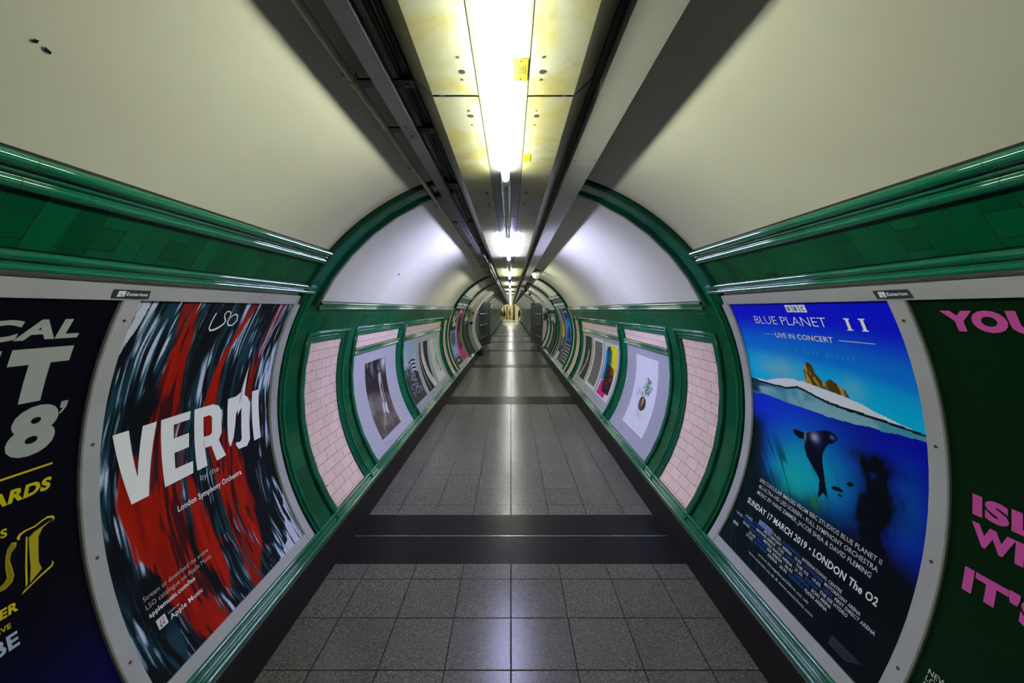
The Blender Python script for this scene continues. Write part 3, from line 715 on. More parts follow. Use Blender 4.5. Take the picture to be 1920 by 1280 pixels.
ad_frame(-1, 9.37, 11.49, 10.40, 10.45, 'narrow grey advertising frame far along the left wall')
ad_frame(1, 9.37, 11.49, 10.40, 10.45, 'narrow grey advertising frame far along the right wall')

# --- far frame posters
def blocks(side, yref, w_, bg, items, label, t0=-31, t1=26, name='poster'):
    A = Art(side, yref); A.sheet(0, w_, t0, t1, bg); A.lay = 1
    for it in items:
        if it[0] == 'r': A.rect(*it[1:5], it[5])
        elif it[0] == 'p': A.pt_poly(it[1], it[2])
        elif it[0] == 't': A.lay += 1; A.text(*it[1:6], it[6], it[7] if len(it) > 7 else 0); A.lay -= 1
        elif it[0] == 'l': A.lay = it[1]
        elif it[0] == 's': A.stroke(*it[1:4])
    return A.done(name, label)
def ell(cu, ct, ru, rt, n=20, ph=0): return [(cu+ru*cos(2*pi*i/n+ph), ct+rt*sin(2*pi*i/n+ph)) for i in range(n)]
WH = (.66, .67, .70)
blocks(-1, 9.45, .94, (.02, .025, .02), [('p', ell(.45, 17, .36, 6), (.35, .42, .30)), ('p', ell(.6, 9, .3, 2.2), (.5, .5, .3)), ('l', 2), ('p', ell(.4, 19, .18, 2.5), (.05, .08, .05)), ('l', 1), ('r', 0, .94, -24, 3, (.22, .26, .55)), ('l', 2), ('p', ell(.5, -5, .33, 6), (.07, .09, .16)), ('r', .15, .85, -21, -13, (.42, .42, .72)), ('l', 3), ('r', .3, .6, -28, -26, WH)],
       'lilac and black poster in the far left advertising frame')
blocks(-1, 10.46, .96, (.10, .03, .06), [('r', 0, .96, -31, -18, (.55, .01, .22)), ('r', 0, .96, 16, 26, (.40, .02, .18)), ('r', 0, .28, -18, 16, (.45, .02, .2)), ('p', ell(.6, 2, .22, 12), (.03, .025, .03)), ('l', 2), ('p', ell(.62, -6, .10, 6), (.35, .33, .36)), ('t', 'MAN', .15, .6, 20, .09, WH, .03), ('r', .4, .75, -22.3, -21.6, WH), ('r', .45, .65, -26, -25.5, WH), ('r', .08, .14, -15, 13, (.62, .3, .5))],
       'magenta poster in the far left advertising frame')
blocks(1, 10.38, .94, (.01, .03, .14), [('r', 0, .94, -8, 16, (.01, .12, .55)), ('l', 2), ('p', ell(.45, 6, .34, 8), (.02, .30, .75)), ('l', 3), ('p', ell(.5, 1, .2, 6), (.01, .03, .16)), ('l', 1), ('r', 0, .94, -31, -8, (.02, .03, .05)), ('l', 2)] + [('r', .1, .85, -12-3.2*i, -10.6-3.2*i, (.38, .42, .5)) for i in range(6)]+[('t', 'LIVE', .2, .7, 21, .05, WH, .02)],
       'blue and black poster in the far right advertising frame')
blocks(1, 11.42, .95, (.04, .045, .06), [('p', [(.0, 26), (.4, 26), (.65, 6), (.3, 2)], (.35, .36, .42)), ('r', .18, .68, -6, 9, (.72, .52, .03)), ('l', 2), ('p', ell(.42, -11, .2, 6), (.25, .2, .38)), ('r', .0, .55, -31, -23, (.6, .62, .70)), ('p', ell(.68, -20, .08, 1.5), (.7, .35, .08))],
       'grey poster with a yellow block in the far right advertising frame')

# ------------------------------------------------------------------ gallery sheets in the tiled panels
GS = (.40, .41, .44)
def sheet_poster(side, ya, yb, label, tb=-32.9, tt=7.3, col=GS):
    yr = ya if side < 0 else yb
    base = P(side, (ya+yb)/2, tb, R)
    t = thing('art_poster', label, 'poster', base)
    A = Art(side, yr); A.sheet(0, yb-ya, tb, tt, col); A.done('paper_sheet', '', parent=t)
    return t, yr
def pic(t, side, yr, nm='picture'):
    A = Art(side, yr); A.lay = 1; return A
# left: woman in a white dress
t, yr = sheet_poster(-1, 3.63, 5.0, 'pale sheet with a sepia photograph of a woman, left wall')
A = pic(t, -1, yr)
def paint_woman(U, V):
    t_ = -28.7+V*31.1
    n = vnoise(U, V, 6, 7, 1)*.5+vnoise(U, V, 16, 18, 2)*.3+vnoise(U, V, 40, 45, 3)*.2
    C = np.zeros(U.shape+(3,))+np.array((.085, .068, .058))
    C = mixc(C, (.16, .135, .12), sstep(.35, .7, n))
    C = mixc(C, (.018, .018, .022), sstep(.52, .62, V+.12*(n-.5)+.15*(U-.3))*.95)
    C = mixc(C, (.20, .19, .18), sstep(.25, .05, U)*sstep(.30, .36, V)*sstep(.56, .5, V))
    C = mixc(C, (.45, .50, .50), np.exp(-(((U-.88)/.13)**2+((V-.93)/.10)**2))*(.4+n))
    C = mixc(C, (.3, .3, .29), sstep(.6, .75, vnoise(U+V*.5, V, 20, 8, 7))*sstep(.7, .95, V)*.4)
    return C
A.raster(.325, .975, -28.7, 2.4, paint_woman, 90, 130); A.lay = 3
SK = (.34, .29, .25)
A.pt_poly([(.745, -1.0), (.76, -2.4), (.735, -3.2), (.72, -1.6)], SK)                       # head
A.stroke([(.735, -1.0), (.70, .6), (.69, -2.0)], .012, SK)                                # raised arm
A.pt_poly([(.70, -4.0), (.75, -3.2), (.79, -4.5), (.77, -8.0), (.745, -9.5), (.70, -8.6), (.69, -6.0)], (.42, .37, .33))
A.pt_poly([(.70, -8.6), (.745, -9.3), (.76, -12.5), (.755, -17.5), (.69, -17.0), (.69, -12.5)], (.36, .31, .27))
A.stroke([(.775, -4.4), (.80, -9.0), (.79, -15.0), (.81, -17.5)], .018, SK)
A.pt_poly([(.69, -15.5), (.66, -17.2), (.63, -19.8), (.665, -20.8), (.70, -20.0), (.705, -17.5)], (.55, .60, .62))
A.pt_poly([(.725, -17.5), (.80, -17.0), (.77, -22.0), (.715, -21.0)], (.55, .60, .62))
A.pt_poly([(.66, -20.5), (.70, -20.0), (.57, -25.4), (.54, -25.2)], SK)
A.stroke([(.69, -17.5), (.60, -22.0), (.47, -26.0)], .014, (.30, .26, .23))
A.done('photograph_print', '', parent=t)
A = pic(t, -1, yr); A.text('Little Girl', .33, .46, -30.7, .012, (.10, .10, .13)); A.text('London, 2018', .34, .53, -31.7, .012, (.10, .10, .13)); A.done('caption', '', parent=t)
# left: three pictures
t, yr = sheet_poster(-1, 5.32, 8.07, 'long pale sheet with three pictures, left wall', col=(.34, .37, .38))
A = pic(t, -1, yr)
def paint_city(U, V):
    n = vnoise(U, V, 5, 6, 1)*.5+vnoise(U, V, 30, 40, 2)*.5
    C = np.zeros(U.shape+(3,))+np.array((.30, .42, .46)); C = mixc(C, (.42, .50, .52), sstep(.3, .8, n)); C = mixc(C, (.26, .40, .46), sstep(.7, 1, V))
    sil = .62-.05*np.floor(U*5)*.0+.10*(np.floor(U*7) % 3)*.3-.22*sstep(.5, 1, U)
    C = np.where((V < .58-.12*sstep(.55, .9, U)+.03*(np.floor(U*9) % 2))[..., None], mixc(np.zeros_like(C)+np.array((.03, .035, .04)), (.30, .33, .35), sstep(.55, .8, n)*.8), C)
    C = mixc(C, (.05, .05, .055), sstep(.2, .1, V)); return C
A.raster(.05, .74, -28.5, 5.2, paint_city, 60, 90); A.lay = 3
for i in range(6): A.stroke([(.28+.02*i, -6.5-1.0*i), (.45, -5.2-1.1*i), (.66, -6.0-1.1*i)], .03, ((.03, .04, .05), (.5, .55, .57))[i % 2])
for i in range(26): A.rect(.1+.6*random.random(), .12+.6*random.random()*.2+.6*random.random(), -14-12*random.random(), -13.6-12*random.random(), (.3, .32, .33)) if False else None
for i in range(22):
    u0 = .12+.5*random.random(); t_ = -25+11*random.random(); A.rect(u0, u0+.05, t_, t_+.4, (.38, .40, .40))
A.done('picture', '', parent=t)
A = pic(t, -1, yr)
A.rect(.94, 1.57, -28.7, 2.8, (.025, .022, .020)); A.lay = 2
A.pt_poly([(1.08, 2.6), (1.22, 2.6), (1.30, -8), (1.42, -18), (1.57, -25), (1.57, -28.5), (1.36, -28.5), (1.2, -18), (1.10, -8)], (.62, .62, .60)); A.lay = 3
for i in range(16):
    t_ = 1-1.75*i; A.stroke([(1.12+.014*i, t_), (1.18+.014*i, t_-.6), (1.24+.016*i, t_)], .010, (.05, .05, .05))
A.lay = 2; A.stroke([(1.0, 2.5), (1.03, -12), (1.12, -28)], .02, (.5, .5, .48)); A.done('picture', '', parent=t)
A = pic(t, -1, yr)
def paint_pale(U, V):
    n = vnoise(U, V, 4, 5, 4)*.6+vnoise(U, V, 12, 16, 5)*.4
    C = np.zeros(U.shape+(3,))+np.array((.50, .56, .52)); C = mixc(C, (.34, .44, .40), sstep(.45, .7, n)*sstep(.2, .6, V)); return mixc(C, (.62, .64, .62), sstep(.22, .18, V))
A.raster(1.80, 2.48, -28.8, 2.6, paint_pale, 40, 60); A.lay = 3
A.stroke([(2.25, -9), (2.22, -14), (2.30, -20)], [.03, .07, .03], (.05, .09, .05)); A.pt_poly(ell(2.32, -22, .06, 1.6), (.10, .25, .10))
for i in range(6):
    for j in range(6): A.rect(1.86+.09*i, 1.92+.09*i, -28-1.1*j, -27.7-1.1*j, (.20, .24, .22))
A.done('picture', '', parent=t)
for u0 in (.07, .95, 1.82):
    A = pic(t, -1, yr); A.polyv([(u0, radians(-30.3)*R), (u0+.17, radians(-30.3)*R), (u0+.17, radians(-30.05)*R), (u0, radians(-30.05)*R)], (.12, .13, .15)); A.rect(u0, u0+.40, -31.3, -31.05, (.17, .18, .20)); A.done('caption', '', parent=t)
# right: plant in a coconut shell
t, yr = sheet_poster(1, 3.61, 4.935, 'pale sheet with a potted seedling picture, right wall', tt=7.3, col=(.34, .35, .39))
A = pic(t, 1, yr)
def paint_shadow(U, V):
    n = vnoise(U, V, 8, 12, 2)*.5+vnoise(U, V, 20, 26, 5)*.5
    C = np.zeros(U.shape+(3,))+np.array((.64, .65, .68))
    k = np.exp(-(((U-.28)/.16)**2+((V-.50)/.07)**2))*.9+np.exp(-(((U-.5)/.2)**2+((V-.20)/.07)**2))*.55+np.exp(-(((U-.5)/.14)**2+((V-.32)/.05)**2))*.8
    return mixc(C, (.26, .27, .33), np.clip(k*sstep(.25, .7, n), 0, 1)*.75)
A.raster(.335, 1.015, -27.6, 3.6, paint_shadow, 60, 90); A.lay = 3
A.stroke([(.72, -13.2), (.735, -11), (.76, -8)], .014, (.30, .34, .26))
def leaf(u, t_, a, L=.07, wd=.45, c=(.03, .13, .07)):
    s_ = 39.0; ca, sa = cos(a), sin(a)
    A.pt_poly([(u+L*ca*k-L*wd*sa*q, t_+(L*sa*k+L*wd*ca*q)*s_) for k, q in ((0, 0), (.3, .25), (.65, .28), (1, 0), (.65, -.28), (.3, -.25))], c)
rs = random.Random(4)
for i in range(46):
    k = i/46; u = .69+.16*rs.random()*(1-.2*k)+.02; t_ = -12.5+6.8*k
    A.lay = 3+i % 3; leaf(u-.03+.02*rs.random(), t_, rs.uniform(-.4, 3.4), rs.uniform(.035, .07), .5, ((.02, .10, .055), (.05, .19, .10), (.12, .28, .18))[i % 3])
for s0 in ((.64, -13.5), (.86, -10.2), (.90, -9), (.83, -8), (.76, -6.4), (.62, -12)): A.lay = 4; leaf(s0[0], s0[1], rs.uniform(-.6, 2.6), .05, .5, (.04, .15, .08))
A.lay = 6; A.pt_poly(ell(.705, -16, .10, 3.0, 24), (.07, .035, .018)); A.lay = 7
A.pt_poly(ell(.665, -16.6, .055, 2.2, 16), (.13, .07, .04)); A.pt_poly([(.70, -13.4), (.735, -13.4), (.745, -15.5), (.71, -17.2), (.69, -16)], (.30, .25, .18))
A.lay = 8; A.stroke([(.70, -13.5), (.69, -15), (.72, -16.5)], .006, (.5, .45, .36)); A.stroke([(.72, -13.5), (.735, -15), (.73, -16)], .005, (.5, .45, .36))
A.done('photograph_print', '', parent=t)
A = pic(t, 1, yr); A.text('Waiting', .34, .45, -29.8, .012, (.10, .10, .13)); A.text('Artist, 2019', .34, .52, -30.8, .012, (.10, .10, .13)); A.done('caption', '', parent=t)
# right: three pictures
t, yr = sheet_poster(1, 5.31, 7.955, 'long pale sheet with a cyan, yellow and magenta print, right wall', tt=7.3, col=(.36, .38, .38))
A = pic(t, 1, yr); A.rect(.20, .86, -27.8, 4.6, (.60, .61, .58)); A.lay = 2; A.rect(.24, .84, -27.3, 4.1, (.028, .036, .026)); A.lay = 3
A.pt_poly([(.55, -8), (.62, -4), (.68, -7), (.66, -12), (.42, -27), (.34, -27), (.50, -17)], (.28, .29, .26)); A.lay = 4
A.stroke([(.60, -12), (.45, -20), (.33, -27)], .035, (.55, .55, .50)); A.done('picture', '', parent=t)
A = pic(t, 1, yr); A.rect(1.02, 1.73, -27.6, 4.6, (.66, .68, .64)); A.lay = 2; A.rect(1.11, 1.65, -25.6, 2.6, (.028, .028, .026)); A.lay = 3
for i in range(27): A.rect(1.13, 1.63, 1.6-1.03*i, 2.0-1.03*i+(.12 if i % 3 else 0), (.30, .31, .29))
A.done('picture', '', parent=t)
A = pic(t, 1, yr); A.rect(1.83, 2.56, -27.6, 4.2, (.62, .64, .68)); A.lay = 2
A.pt_poly([(2.12, 3.5), (2.52, 3.2), (2.52, -12.5), (2.38, -12.5), (2.30, -9), (2.20, -1)], (.78, .72, .01))
A.pt_poly([(1.90, -.5), (2.12, -.5), (2.12, -15), (1.92, -18.5), (1.86, -18)], (.01, .30, .72)); A.pt_poly([(1.90, -18.5), (2.10, -18.5), (2.10, -23), (2.34, -23), (2.34, -26.8), (1.90, -26.8)], (.65, .01, .22)); A.lay = 3
A.pt_poly([(1.98, 1.5), (2.2, 2.4), (2.2, -8), (2.14, -11), (1.98, -10)], (.01, .09, .13)); A.pt_poly([(2.14, .5), (2.26, .5), (2.26, -9), (2.16, -9)], (.02, .26, .20))
A.pt_poly([(2.00, -8), (2.36, -9), (2.46, -13), (2.48, -24), (2.10, -24), (1.98, -16)], (.035, .010, .012)); A.rect(2.28, 2.46, -13, -9, (.70, .17, .01)); A.lay = 4
A.pt_poly([(2.30, -14), (2.42, -14.5), (2.38, -17), (2.28, -17)], (.22, .05, .01)); A.stroke([(2.0, 2), (2.05, -2)], .02, (.01, .01, .01)); A.stroke([(2.1, 3), (2.14, -2)], .02, (.01, .01, .01))
A.pt_poly(ell(2.2, -19, .04, 1.2), (.12, .02, .12)); A.pt_poly(ell(2.32, -20.5, .05, 1), (.10, .02, .06)); A.done('picture', '', parent=t)
for u0 in (.22, 1.06, 1.87):
    A = pic(t, 1, yr); A.polyv([(u0, radians(-29.6)*R), (u0+.17, radians(-29.6)*R), (u0+.17, radians(-29.35)*R), (u0, radians(-29.35)*R)], (.12, .13, .15)); A.rect(u0, u0+.40, -30.6, -30.35, (.17, .18, .20)); A.done('caption', '', parent=t)
# --- farther panels
A = Art(-1, 12.02); A.sheet(0, 1.26, -32.9, 5.9, (.045, .038, .030)); A.done('blank_board', 'blank dark brown board below a pink tile strip, left wall', 'board')
A = Art(1, 14.28); A.sheet(0, 1.66, -32.9, 5.9, (.035, .030, .024)); A.lay = 1; A.rect(.12, .55, -29, 3, (.42, .48, .45)); A.lay = 2; A.rect(.16, .26, -27, 1, (.12, .16, .14)); A.lay = 1; A.rect(1.5, 1.6, -28, 2, (.2, .22, .2))
A.done('poster', 'dark sheet with one pale strip in the far right tiled panel')
A = Art(1, 15.53); A.sheet(0, .96, -32.9, 5.9, (.42, .46, .46)); A.lay = 1; A.rect(.3, .7, -20, 0, (.55, .58, .60)); A.done('poster', 'plain pale grey sheet beside the right gate')

# ------------------------------------------------------------------ ceiling services: light raft
ZS = H+.68                     # soffit level
def pan(x_in, x_out, sgn, y0, y1, name, label, group=None, holes=False):
    """folded side sheet of the raft: flat soffit, 45 degree flange, upstand"""
    prof = [(x_in, ZS+.02), (x_in, ZS), (x_out, ZS), (x_out+sgn*.060, ZS+.055), (x_out+sgn*.060, ZS+.115)]
    inn = [(x_in+sgn*.0015, ZS+.02), (x_in+sgn*.0015, ZS+.002), (x_out-sgn*.001, ZS+.002), (x_out+sgn*.058, ZS+.056), (x_out+sgn*.058, ZS+.115)]
    loop = prof+inn[::-1]
    base = ((x_in+x_out)/2, (y0+y1)/2, ZS)
    t = thing(name, label, 'ceiling panel', base, group)
    mb = MB()
    for q in (loop,):
        for i in range(len(q)):
            a, b = q[i], q[(i+1) % len(q)]
            mb.face([(a[0], y0, a[1]), (b[0], y0, b[1]), (b[0], y1, b[1]), (a[0], y1, a[1])])
    mb.build('folded_sheet', M['soffit'], parent=t)
    if holes:
        for yj, s in ((y0, 1), (y1, -1)):
            xh = x_in+sgn*.036
            mb = MB(); mb.cyl(xh, yj+s*.122, ZS-.0012, .0095, .0012, n=18); mb.build('access_hole', M['dark'], parent=t)
            for dd, rr in ((.085, .004), (.188, .004)):
                mb = MB(); mb.cyl(xh-.003, yj+s*dd, ZS-.0025, rr, .0025, n=10); mb.build('screw', M['frame_screw'], parent=t)
    return t
js = [1.25+1.153*k for k in range(-4, 48)]
names_l = {3: 'second', 4: 'first', 5: 'third'}
for side, xi, xo, sg in (('left', -.104, -.249, -1), ('right', .054, .199, 1)):
    proto = None
    for k in range(len(js)-1):
        y0, y1 = js[k]+.003, js[k+1]-.003
        if k == 4: y0 += .003
        if k == 3: y1 -= .003
        if k < 8:
            near = {3: 'stained soffit sheet %s of the lit tube, nearest above the camera' % side, 4: 'stained soffit sheet %s of the first tube, just beyond the wide joint' % side,
                    5: 'soffit sheet %s of the unlit tube before the first green arch joint' % side, 6: 'bluish lit soffit sheet %s of the second lit tube' % side}.get(k)
            pan(xi, xo, sg, y0, y1, 'soffit_panel', near or 'soffit sheet on the %s of the lamps between third and fourth joints' % side if near or k == 7 else 'soffit sheet on the %s of the lamps behind the camera' % side,
                None if near else ('%s soffit sheets over the camera' % side), holes=True)
        elif proto is None:
            proto = pan(xi, xo, sg, js[8]+.003, js[9]-.003, 'soffit_panel', 'grey soffit sheet in the receding %s row beside the lamps' % side, 'receding %s row of soffit sheets' % side)
        else: dup(proto, 1.153*(k-8))
cj = [-3.3, -1.7, -.2, 2.856, 4.2]+[5.7+1.5*k for k in range(34)]
protoc = None
for k in range(len(cj)-1):
    y0, y1 = cj[k]+.006, cj[k+1]-.006
    lab = {2: 'long pale centre sheet above the nearest lit tube', 3: 'pale centre sheet above the end of the unlit tube', 4: 'bright centre sheet above the second lit tube'}.get(k)
    if k < 5:
        mb = MB(); mb.box(-.1015, .0515, y0, y1, ZS-.001, ZS+.012)
        tag(mb.build('centre_panel', M['centre'], origin=(-.025, (y0+y1)/2, ZS)), lab or 'pale centre sheet behind the camera', 'ceiling panel', None if lab else 'centre sheets behind the camera')
    elif protoc is None:
        mb = MB(); mb.box(-.1015, .0515, y0, y1, ZS-.001, ZS+.012)
        protoc = tag(mb.build('centre_panel', M['centre'], origin=(-.025, (y0+y1)/2, ZS)), 'pale centre sheet in the receding row above the lamps', 'ceiling panel', 'receding row of centre sheets')
    else: dup(protoc, 1.5*(k-5))
# dark carrier the sheets are fixed to
mb = MB(); mb.box(-.29, -.275, YB, YE-.5, ZS+.06, ZS+.14); mb.box(.215, .240, YB, YE-.5, ZS+.06, ZS+.14); mb.box(-.22, .17, YB, YE-.5, ZS+.03, ZS+.05)
tag(mb.build('raft_carrier', M['dark'], origin=(-.025, 20, ZS+.05)), 'dark steel carrier the soffit sheets hang from, seen in their joints', 'bracket')

# lamps
XL, ZL = -.026, H+.641
unl = plain('unlit_tube_sleeve', (.34, .43, .36), .22, .0, .6, 0.6, var=.1)
metal_cap = plain('lamp_end_cap', (.35, .36, .36), .35, .3)
gal = plain('lamp_batten', (.55, .56, .54), .35)
def lamp(y0, y1, mat, label, group=None, rr=.0245):
    t = thing('tube_lamp', label, 'lamp', (XL, (y0+y1)/2, ZS), group)
    path = [(XL, y0+.012, ZL), (XL, y0+.03, ZL), (XL, y1-.03, ZL), (XL, y1-.012, ZL)]
    mb = MB(); mb.tube(path, [rr*.8, rr, rr, rr*.8], 16); mb.build('tube', mat, parent=t)
    for yy, s in ((y0, 1), (y1, -1)):
        mb = MB(); mb.tube([(XL, yy, ZL), (XL, yy+s*.004, ZL), (XL, yy+s*.014, ZL)], [rr*.7, rr*.95, rr*.95], 16); mb.build('end_cap', metal_cap, parent=t)
    mb = MB()
    for yy in (y0+.25, y1-.25): mb.box(XL-.012, XL+.012, yy-.02, yy+.02, ZL+.018, ZS)
    mb.build('clip', gal, parent=t)
    return t
ordn = ['nearest lit white tube lamp, running up out of the picture', 'second lit tube lamp, bluish white, beyond the unlit one', 'third lit tube lamp, between second and third unlit ones',
        'fourth lit tube lamp along the ceiling', 'fifth lit tube lamp along the ceiling', 'sixth lit tube lamp along the ceiling']
protol = None
for i, (a, b, c, s) in enumerate(LIT):
    if i < 6: lamp(a, b, emis('lamp_glow_%s' % ['a', 'b', 'c', 'd', 'e', 'f'][i], c, s*1.33), ordn[i], rr=.0185)
    elif protol is None: protol = lamp(a, b, emis('lamp_glow_far', c, s*1.33), 'tiny lit tube lamp in the far unbroken row', 'far unbroken row of lit tube lamps', rr=.0185)
    else: dup(protol, a-LIT[6][0])
ordu = ['unlit tube lamp above the camera', 'unlit grey-green tube lamp hanging between the two nearest lit ones', 'second unlit tube lamp, beyond the bluish lamp', 'third unlit tube lamp along the ceiling', 'fourth unlit tube lamp along the ceiling', 'fifth unlit tube lamp along the ceiling', 'last unlit tube lamp before the unbroken lit row']
for (a, b), l in zip(UNLIT, ordu): lamp(a, b, unl, l)

# yellow plates on the raft
def plate(x0, x1, y0, y1, z, label, rows_):
    t = thing('warning_plate', label, 'sign', ((x0+x1)/2, (y0+y1)/2, z))
    mb = MB(); mb.box(x0, x1, y0, y1, z-.0015, z); mb.build('plate', M['yellow' if rows_ > 4 else 'yellow_small'], parent=t)
    mb = MB(); w_ = x1-x0; l = y1-y0
    for k in range(rows_):
        xx = x0+w_*(.12+.78*k/(rows_-.3)); a = y0+l*(.25+.1*random.random()); b = y1-l*(.22+.15*random.random()); yy = a
        while yy < b:
            st = l*random.uniform(.03, .09); mb.box(xx, xx+w_*.085, yy, min(yy+st, b), z-.0019, z-.0014); yy += st+l*.02
    mb.build('small_print', M['black'], parent=t)
    for yy in (y0+l*.08, y1-l*.08):
        mb = MB(); mb.cyl((x0+x1)/2, yy, z-.004, w_*.09, .003, n=10); mb.build('screw', M['frame_screw'], parent=t)
plate(.0043, .0476, 1.061, 1.160, ZS-.002, 'larger yellow label plate beside the nearest lit tube', 6)
plate(.056, .0865, 1.717, 1.804, ZS, 'small yellow label plate on the right soffit sheet', 3)

# right cream trunking, in lengths
tj = [-3.5, -1.28, .32, 1.916, 3.52]+[5.12+1.6*k for k in range(31)]
lt = {2: 'cream trunking length above the camera at the right, with a lit edge', 3: 'cream trunking length crossing the first green arch', 4: 'cream trunking length beyond the first green arch, bluish lit', 1: 'cream trunking length behind the camera, front one', 0: 'cream trunking length behind the camera, rear one'}
prt = None
for k in range(len(tj)-1):
    y0, y1 = tj[k]+.0012, tj[k+1]-.0012
    if k < 5 or prt is None:
        t = thing('trunking', lt.get(k, 'cream trunking length in the receding run on the right'), 'trunking', (.347, (y0+y1)/2, H+.70), None if k < 5 else 'receding cream trunking lengths')
        mb = MB(); mb.box(.287, .406, y0, y1, H+.70, H+.808); mb.build('duct', M['trunk'], parent=t)
        for yy in (y0+.075, y1-.075):
            for xx in (.298, .395):
                mb = MB(); mb.cyl(xx, yy, H+.6975, .0035, .0025, n=8); mb.build('screw', M['frame_screw'], parent=t)
        if k >= 5: prt = t
    else: dup(prt, 1.6*(k-5))
mb = MB(); mb.box(.262, .282, YB, YE-.5, H+.735, H+.80)  # black strip added to stand for the shade inside the gap
tag(mb.build('shade_strip', M['cable'], origin=(.27, 20, H+.74)), 'black strip for the shade in the slot between raft and cream trunking', 'cable')
# left: conduit with clips, grey tray, cables and hangers
mb = MB(); pts = []
for k in range(0, 140):
    y = YB+k*.42; pts.append((-.507+.002*sin(k*1.7), y, H+.734+.0015*sin(k*2.3)))
mb.tube(pts, .0115, 12)
t = thing('conduit', 'thin cream-painted conduit pipe clipped to the vault at the left', 'pipe', (-.521, 20, H+.77))
mb.build('pipe', M['pipe'], parent=t)
for i, y in enumerate([.45, 1.27, 2.10, 2.86, 3.7, 4.5, 5.3, 6.1, 6.9, 7.7, 8.5, 9.3, 10.1, 10.9]):
    mb = MB(); mb.tube([(-.507, y-.016, H+.734), (-.507, y+.016, H+.734)], .0155, 14); mb.box(-.545, -.50, y-.012, y+.012, H+.745, H+.765)
    mb.build('clip', M['pipe'], parent=t)
trj = [-3.5, -1.4, 1.545, 4.5]+[7.46+2.96*k for k in range(17)]
ltr = {0: 'grey cable tray length behind the camera', 1: 'nearest grey cable tray length, from above the camera to the bolted joint', 2: 'grey cable tray length crossing the first green arch', 3: 'third grey cable tray length from the camera'}
prr = None
for k in range(len(trj)-1):
    y0, y1 = trj[k]+.003, trj[k+1]-.003
    if k < 4 or prr is None:
        t = thing('cable_tray', ltr.get(k, 'grey cable tray length in the receding run on the left'), 'cable tray', (-.399, (y0+y1)/2, H+.70), None if k < 4 else 'receding cable tray lengths')
        mb = MB(); mb.box(-.426, -.372, y0, y1, H+.70, H+.703); mb.box(-.426, -.4235, y0, y1, H+.703, H+.728); mb.box(-.3745, -.372, y0, y1, H+.703, H+.728); mb.build('channel', M['tray'], parent=t)
        for yy, s in ((y0, 1), (y1, -1)):
            mb = MB(); mb.cyl(-.399, yy+s*.035, H+.697, .0075, .003, n=12)
            mb.build('slot', M['dark'], parent=t)
            for xx in (-.414, -.384):
                mb = MB(); mb.cyl(xx, yy+s*.075, H+.697, .0045, .003, n=8); mb.build('bolt', M['frame_screw'], parent=t)
        if k >= 4: prr = t
    else: dup(prr, 2.96*(k-4))
labs = ['thick black cable nearest the grey tray', 'black cable in the middle of the slot left of the raft', 'sagging black cable beside the raft edge', 'thin dark cable high in the slot left of the raft', 'black cable tight against the vault left of the raft']
for i, (xx, zz, rr, am) in enumerate(((-.355, .752, .010, .002), (-.337, .775, .009, .002), (-.324, .752, .008, .002), (-.352, .795, .006, .002), (-.45, .775, .008, .004))):
    mb = MB(); rs = random.Random(i+3)
    mb.tube([(xx+am*rs.uniform(-1, 1), y, H+zz+am*rs.uniform(-1, 1)) for y in ylist(YB, 55, .35)], rr, 8)
    tag(mb.build('cable', M['cable'], origin=(xx, 20, H+zz)), labs[i], 'cable')
for i, (xx, zz, rr) in enumerate(((-.350, .700, .018), (-.304, .668, .016), (-.335, .640, .012))):
    mb = MB(); rs = random.Random(i+30)
    mb.tube([(xx+.006*rs.uniform(-.5, .5), y, H+zz+.006*rs.uniform(-1, 1)) for y in ylist(5.0+i*.6, 50, .4)], rr, 8)
    tag(mb.build('cable', M['cable'], origin=(xx, 20, H+zz)), ['thick far cable hanging right of the grey tray', 'thick far cable hanging closest to the soffit sheets', 'lowest thick far cable left of the lamps'][i], 'cable')
hl = {1.27: 'black hanger bracket by the first conduit clip', 1.6: 'black hanger bracket at the bolted tray joint', 2.32: 'wide black hanger bracket just before the first green arch'}
prh = None
for y in [.5, 1.27, 1.6, 2.32, 3.3, 4.5, 5.6, 6.7, 7.8, 8.9, 10, 11.1, 12.2, 13.3, 14.4]:
    if y in hl or prh is None:
        t = thing('hanger_bracket', hl.get(y, 'black hanger bracket carrying the left cable tray'), 'bracket', (-.40, y, H+.74), None if y in hl else 'black hanger brackets along the tray')
        wd = .05 if y == 2.32 else .022
        mb = MB(); mb.box(-.49 if y != 2.32 else -.44, -.312, y-wd, y+wd, H+.729, H+.737); mb.box(-.44, -.43, y-wd, y+wd, H+.737, H+.80); mb.box(-.34, -.33, y-wd, y+wd, H+.737, H+.83)
        mb.build('strap', M['dsteel'], parent=t)
        for xx in (-.435, -.335):
            mb = MB(); mb.cyl(xx, y, H+.722, .006, .008, n=8); mb.build('bolt', M['frame_screw'], parent=t)
        if y not in hl: prh = t
    else: dup(prh, y-.5)

# ------------------------------------------------------------------ small fittings
mb = MB(); c = P(-1, 3.92, 40.5, R-.001)
A = Art(-1, 3.90, R-.002); A.lay = 0; A.polyv([(0, radians(40.0)*R), (.05, radians(40.15)*R), (.055, radians(41.1)*R), (.008, radians(40.95)*R)], (.02, .05, .5))
A.done('sticker', 'small blue sticker on the left vault beyond the first arch', 'sticker', origin=c)
A = Art(-1, .77, R-.003); A.lay = 0; A.pt_poly([(0, 50.6), (.008, 50.7), (.009, 50.4), (.002, 50.3)], (.01, .01, .01)); A.pt_poly([(.02, 50.5), (.035, 50.35), (.036, 50.1), (.024, 50.2)], (.01, .01, .01))
A.done('paint_chip', 'small black chip mark high on the left vault', 'mark')
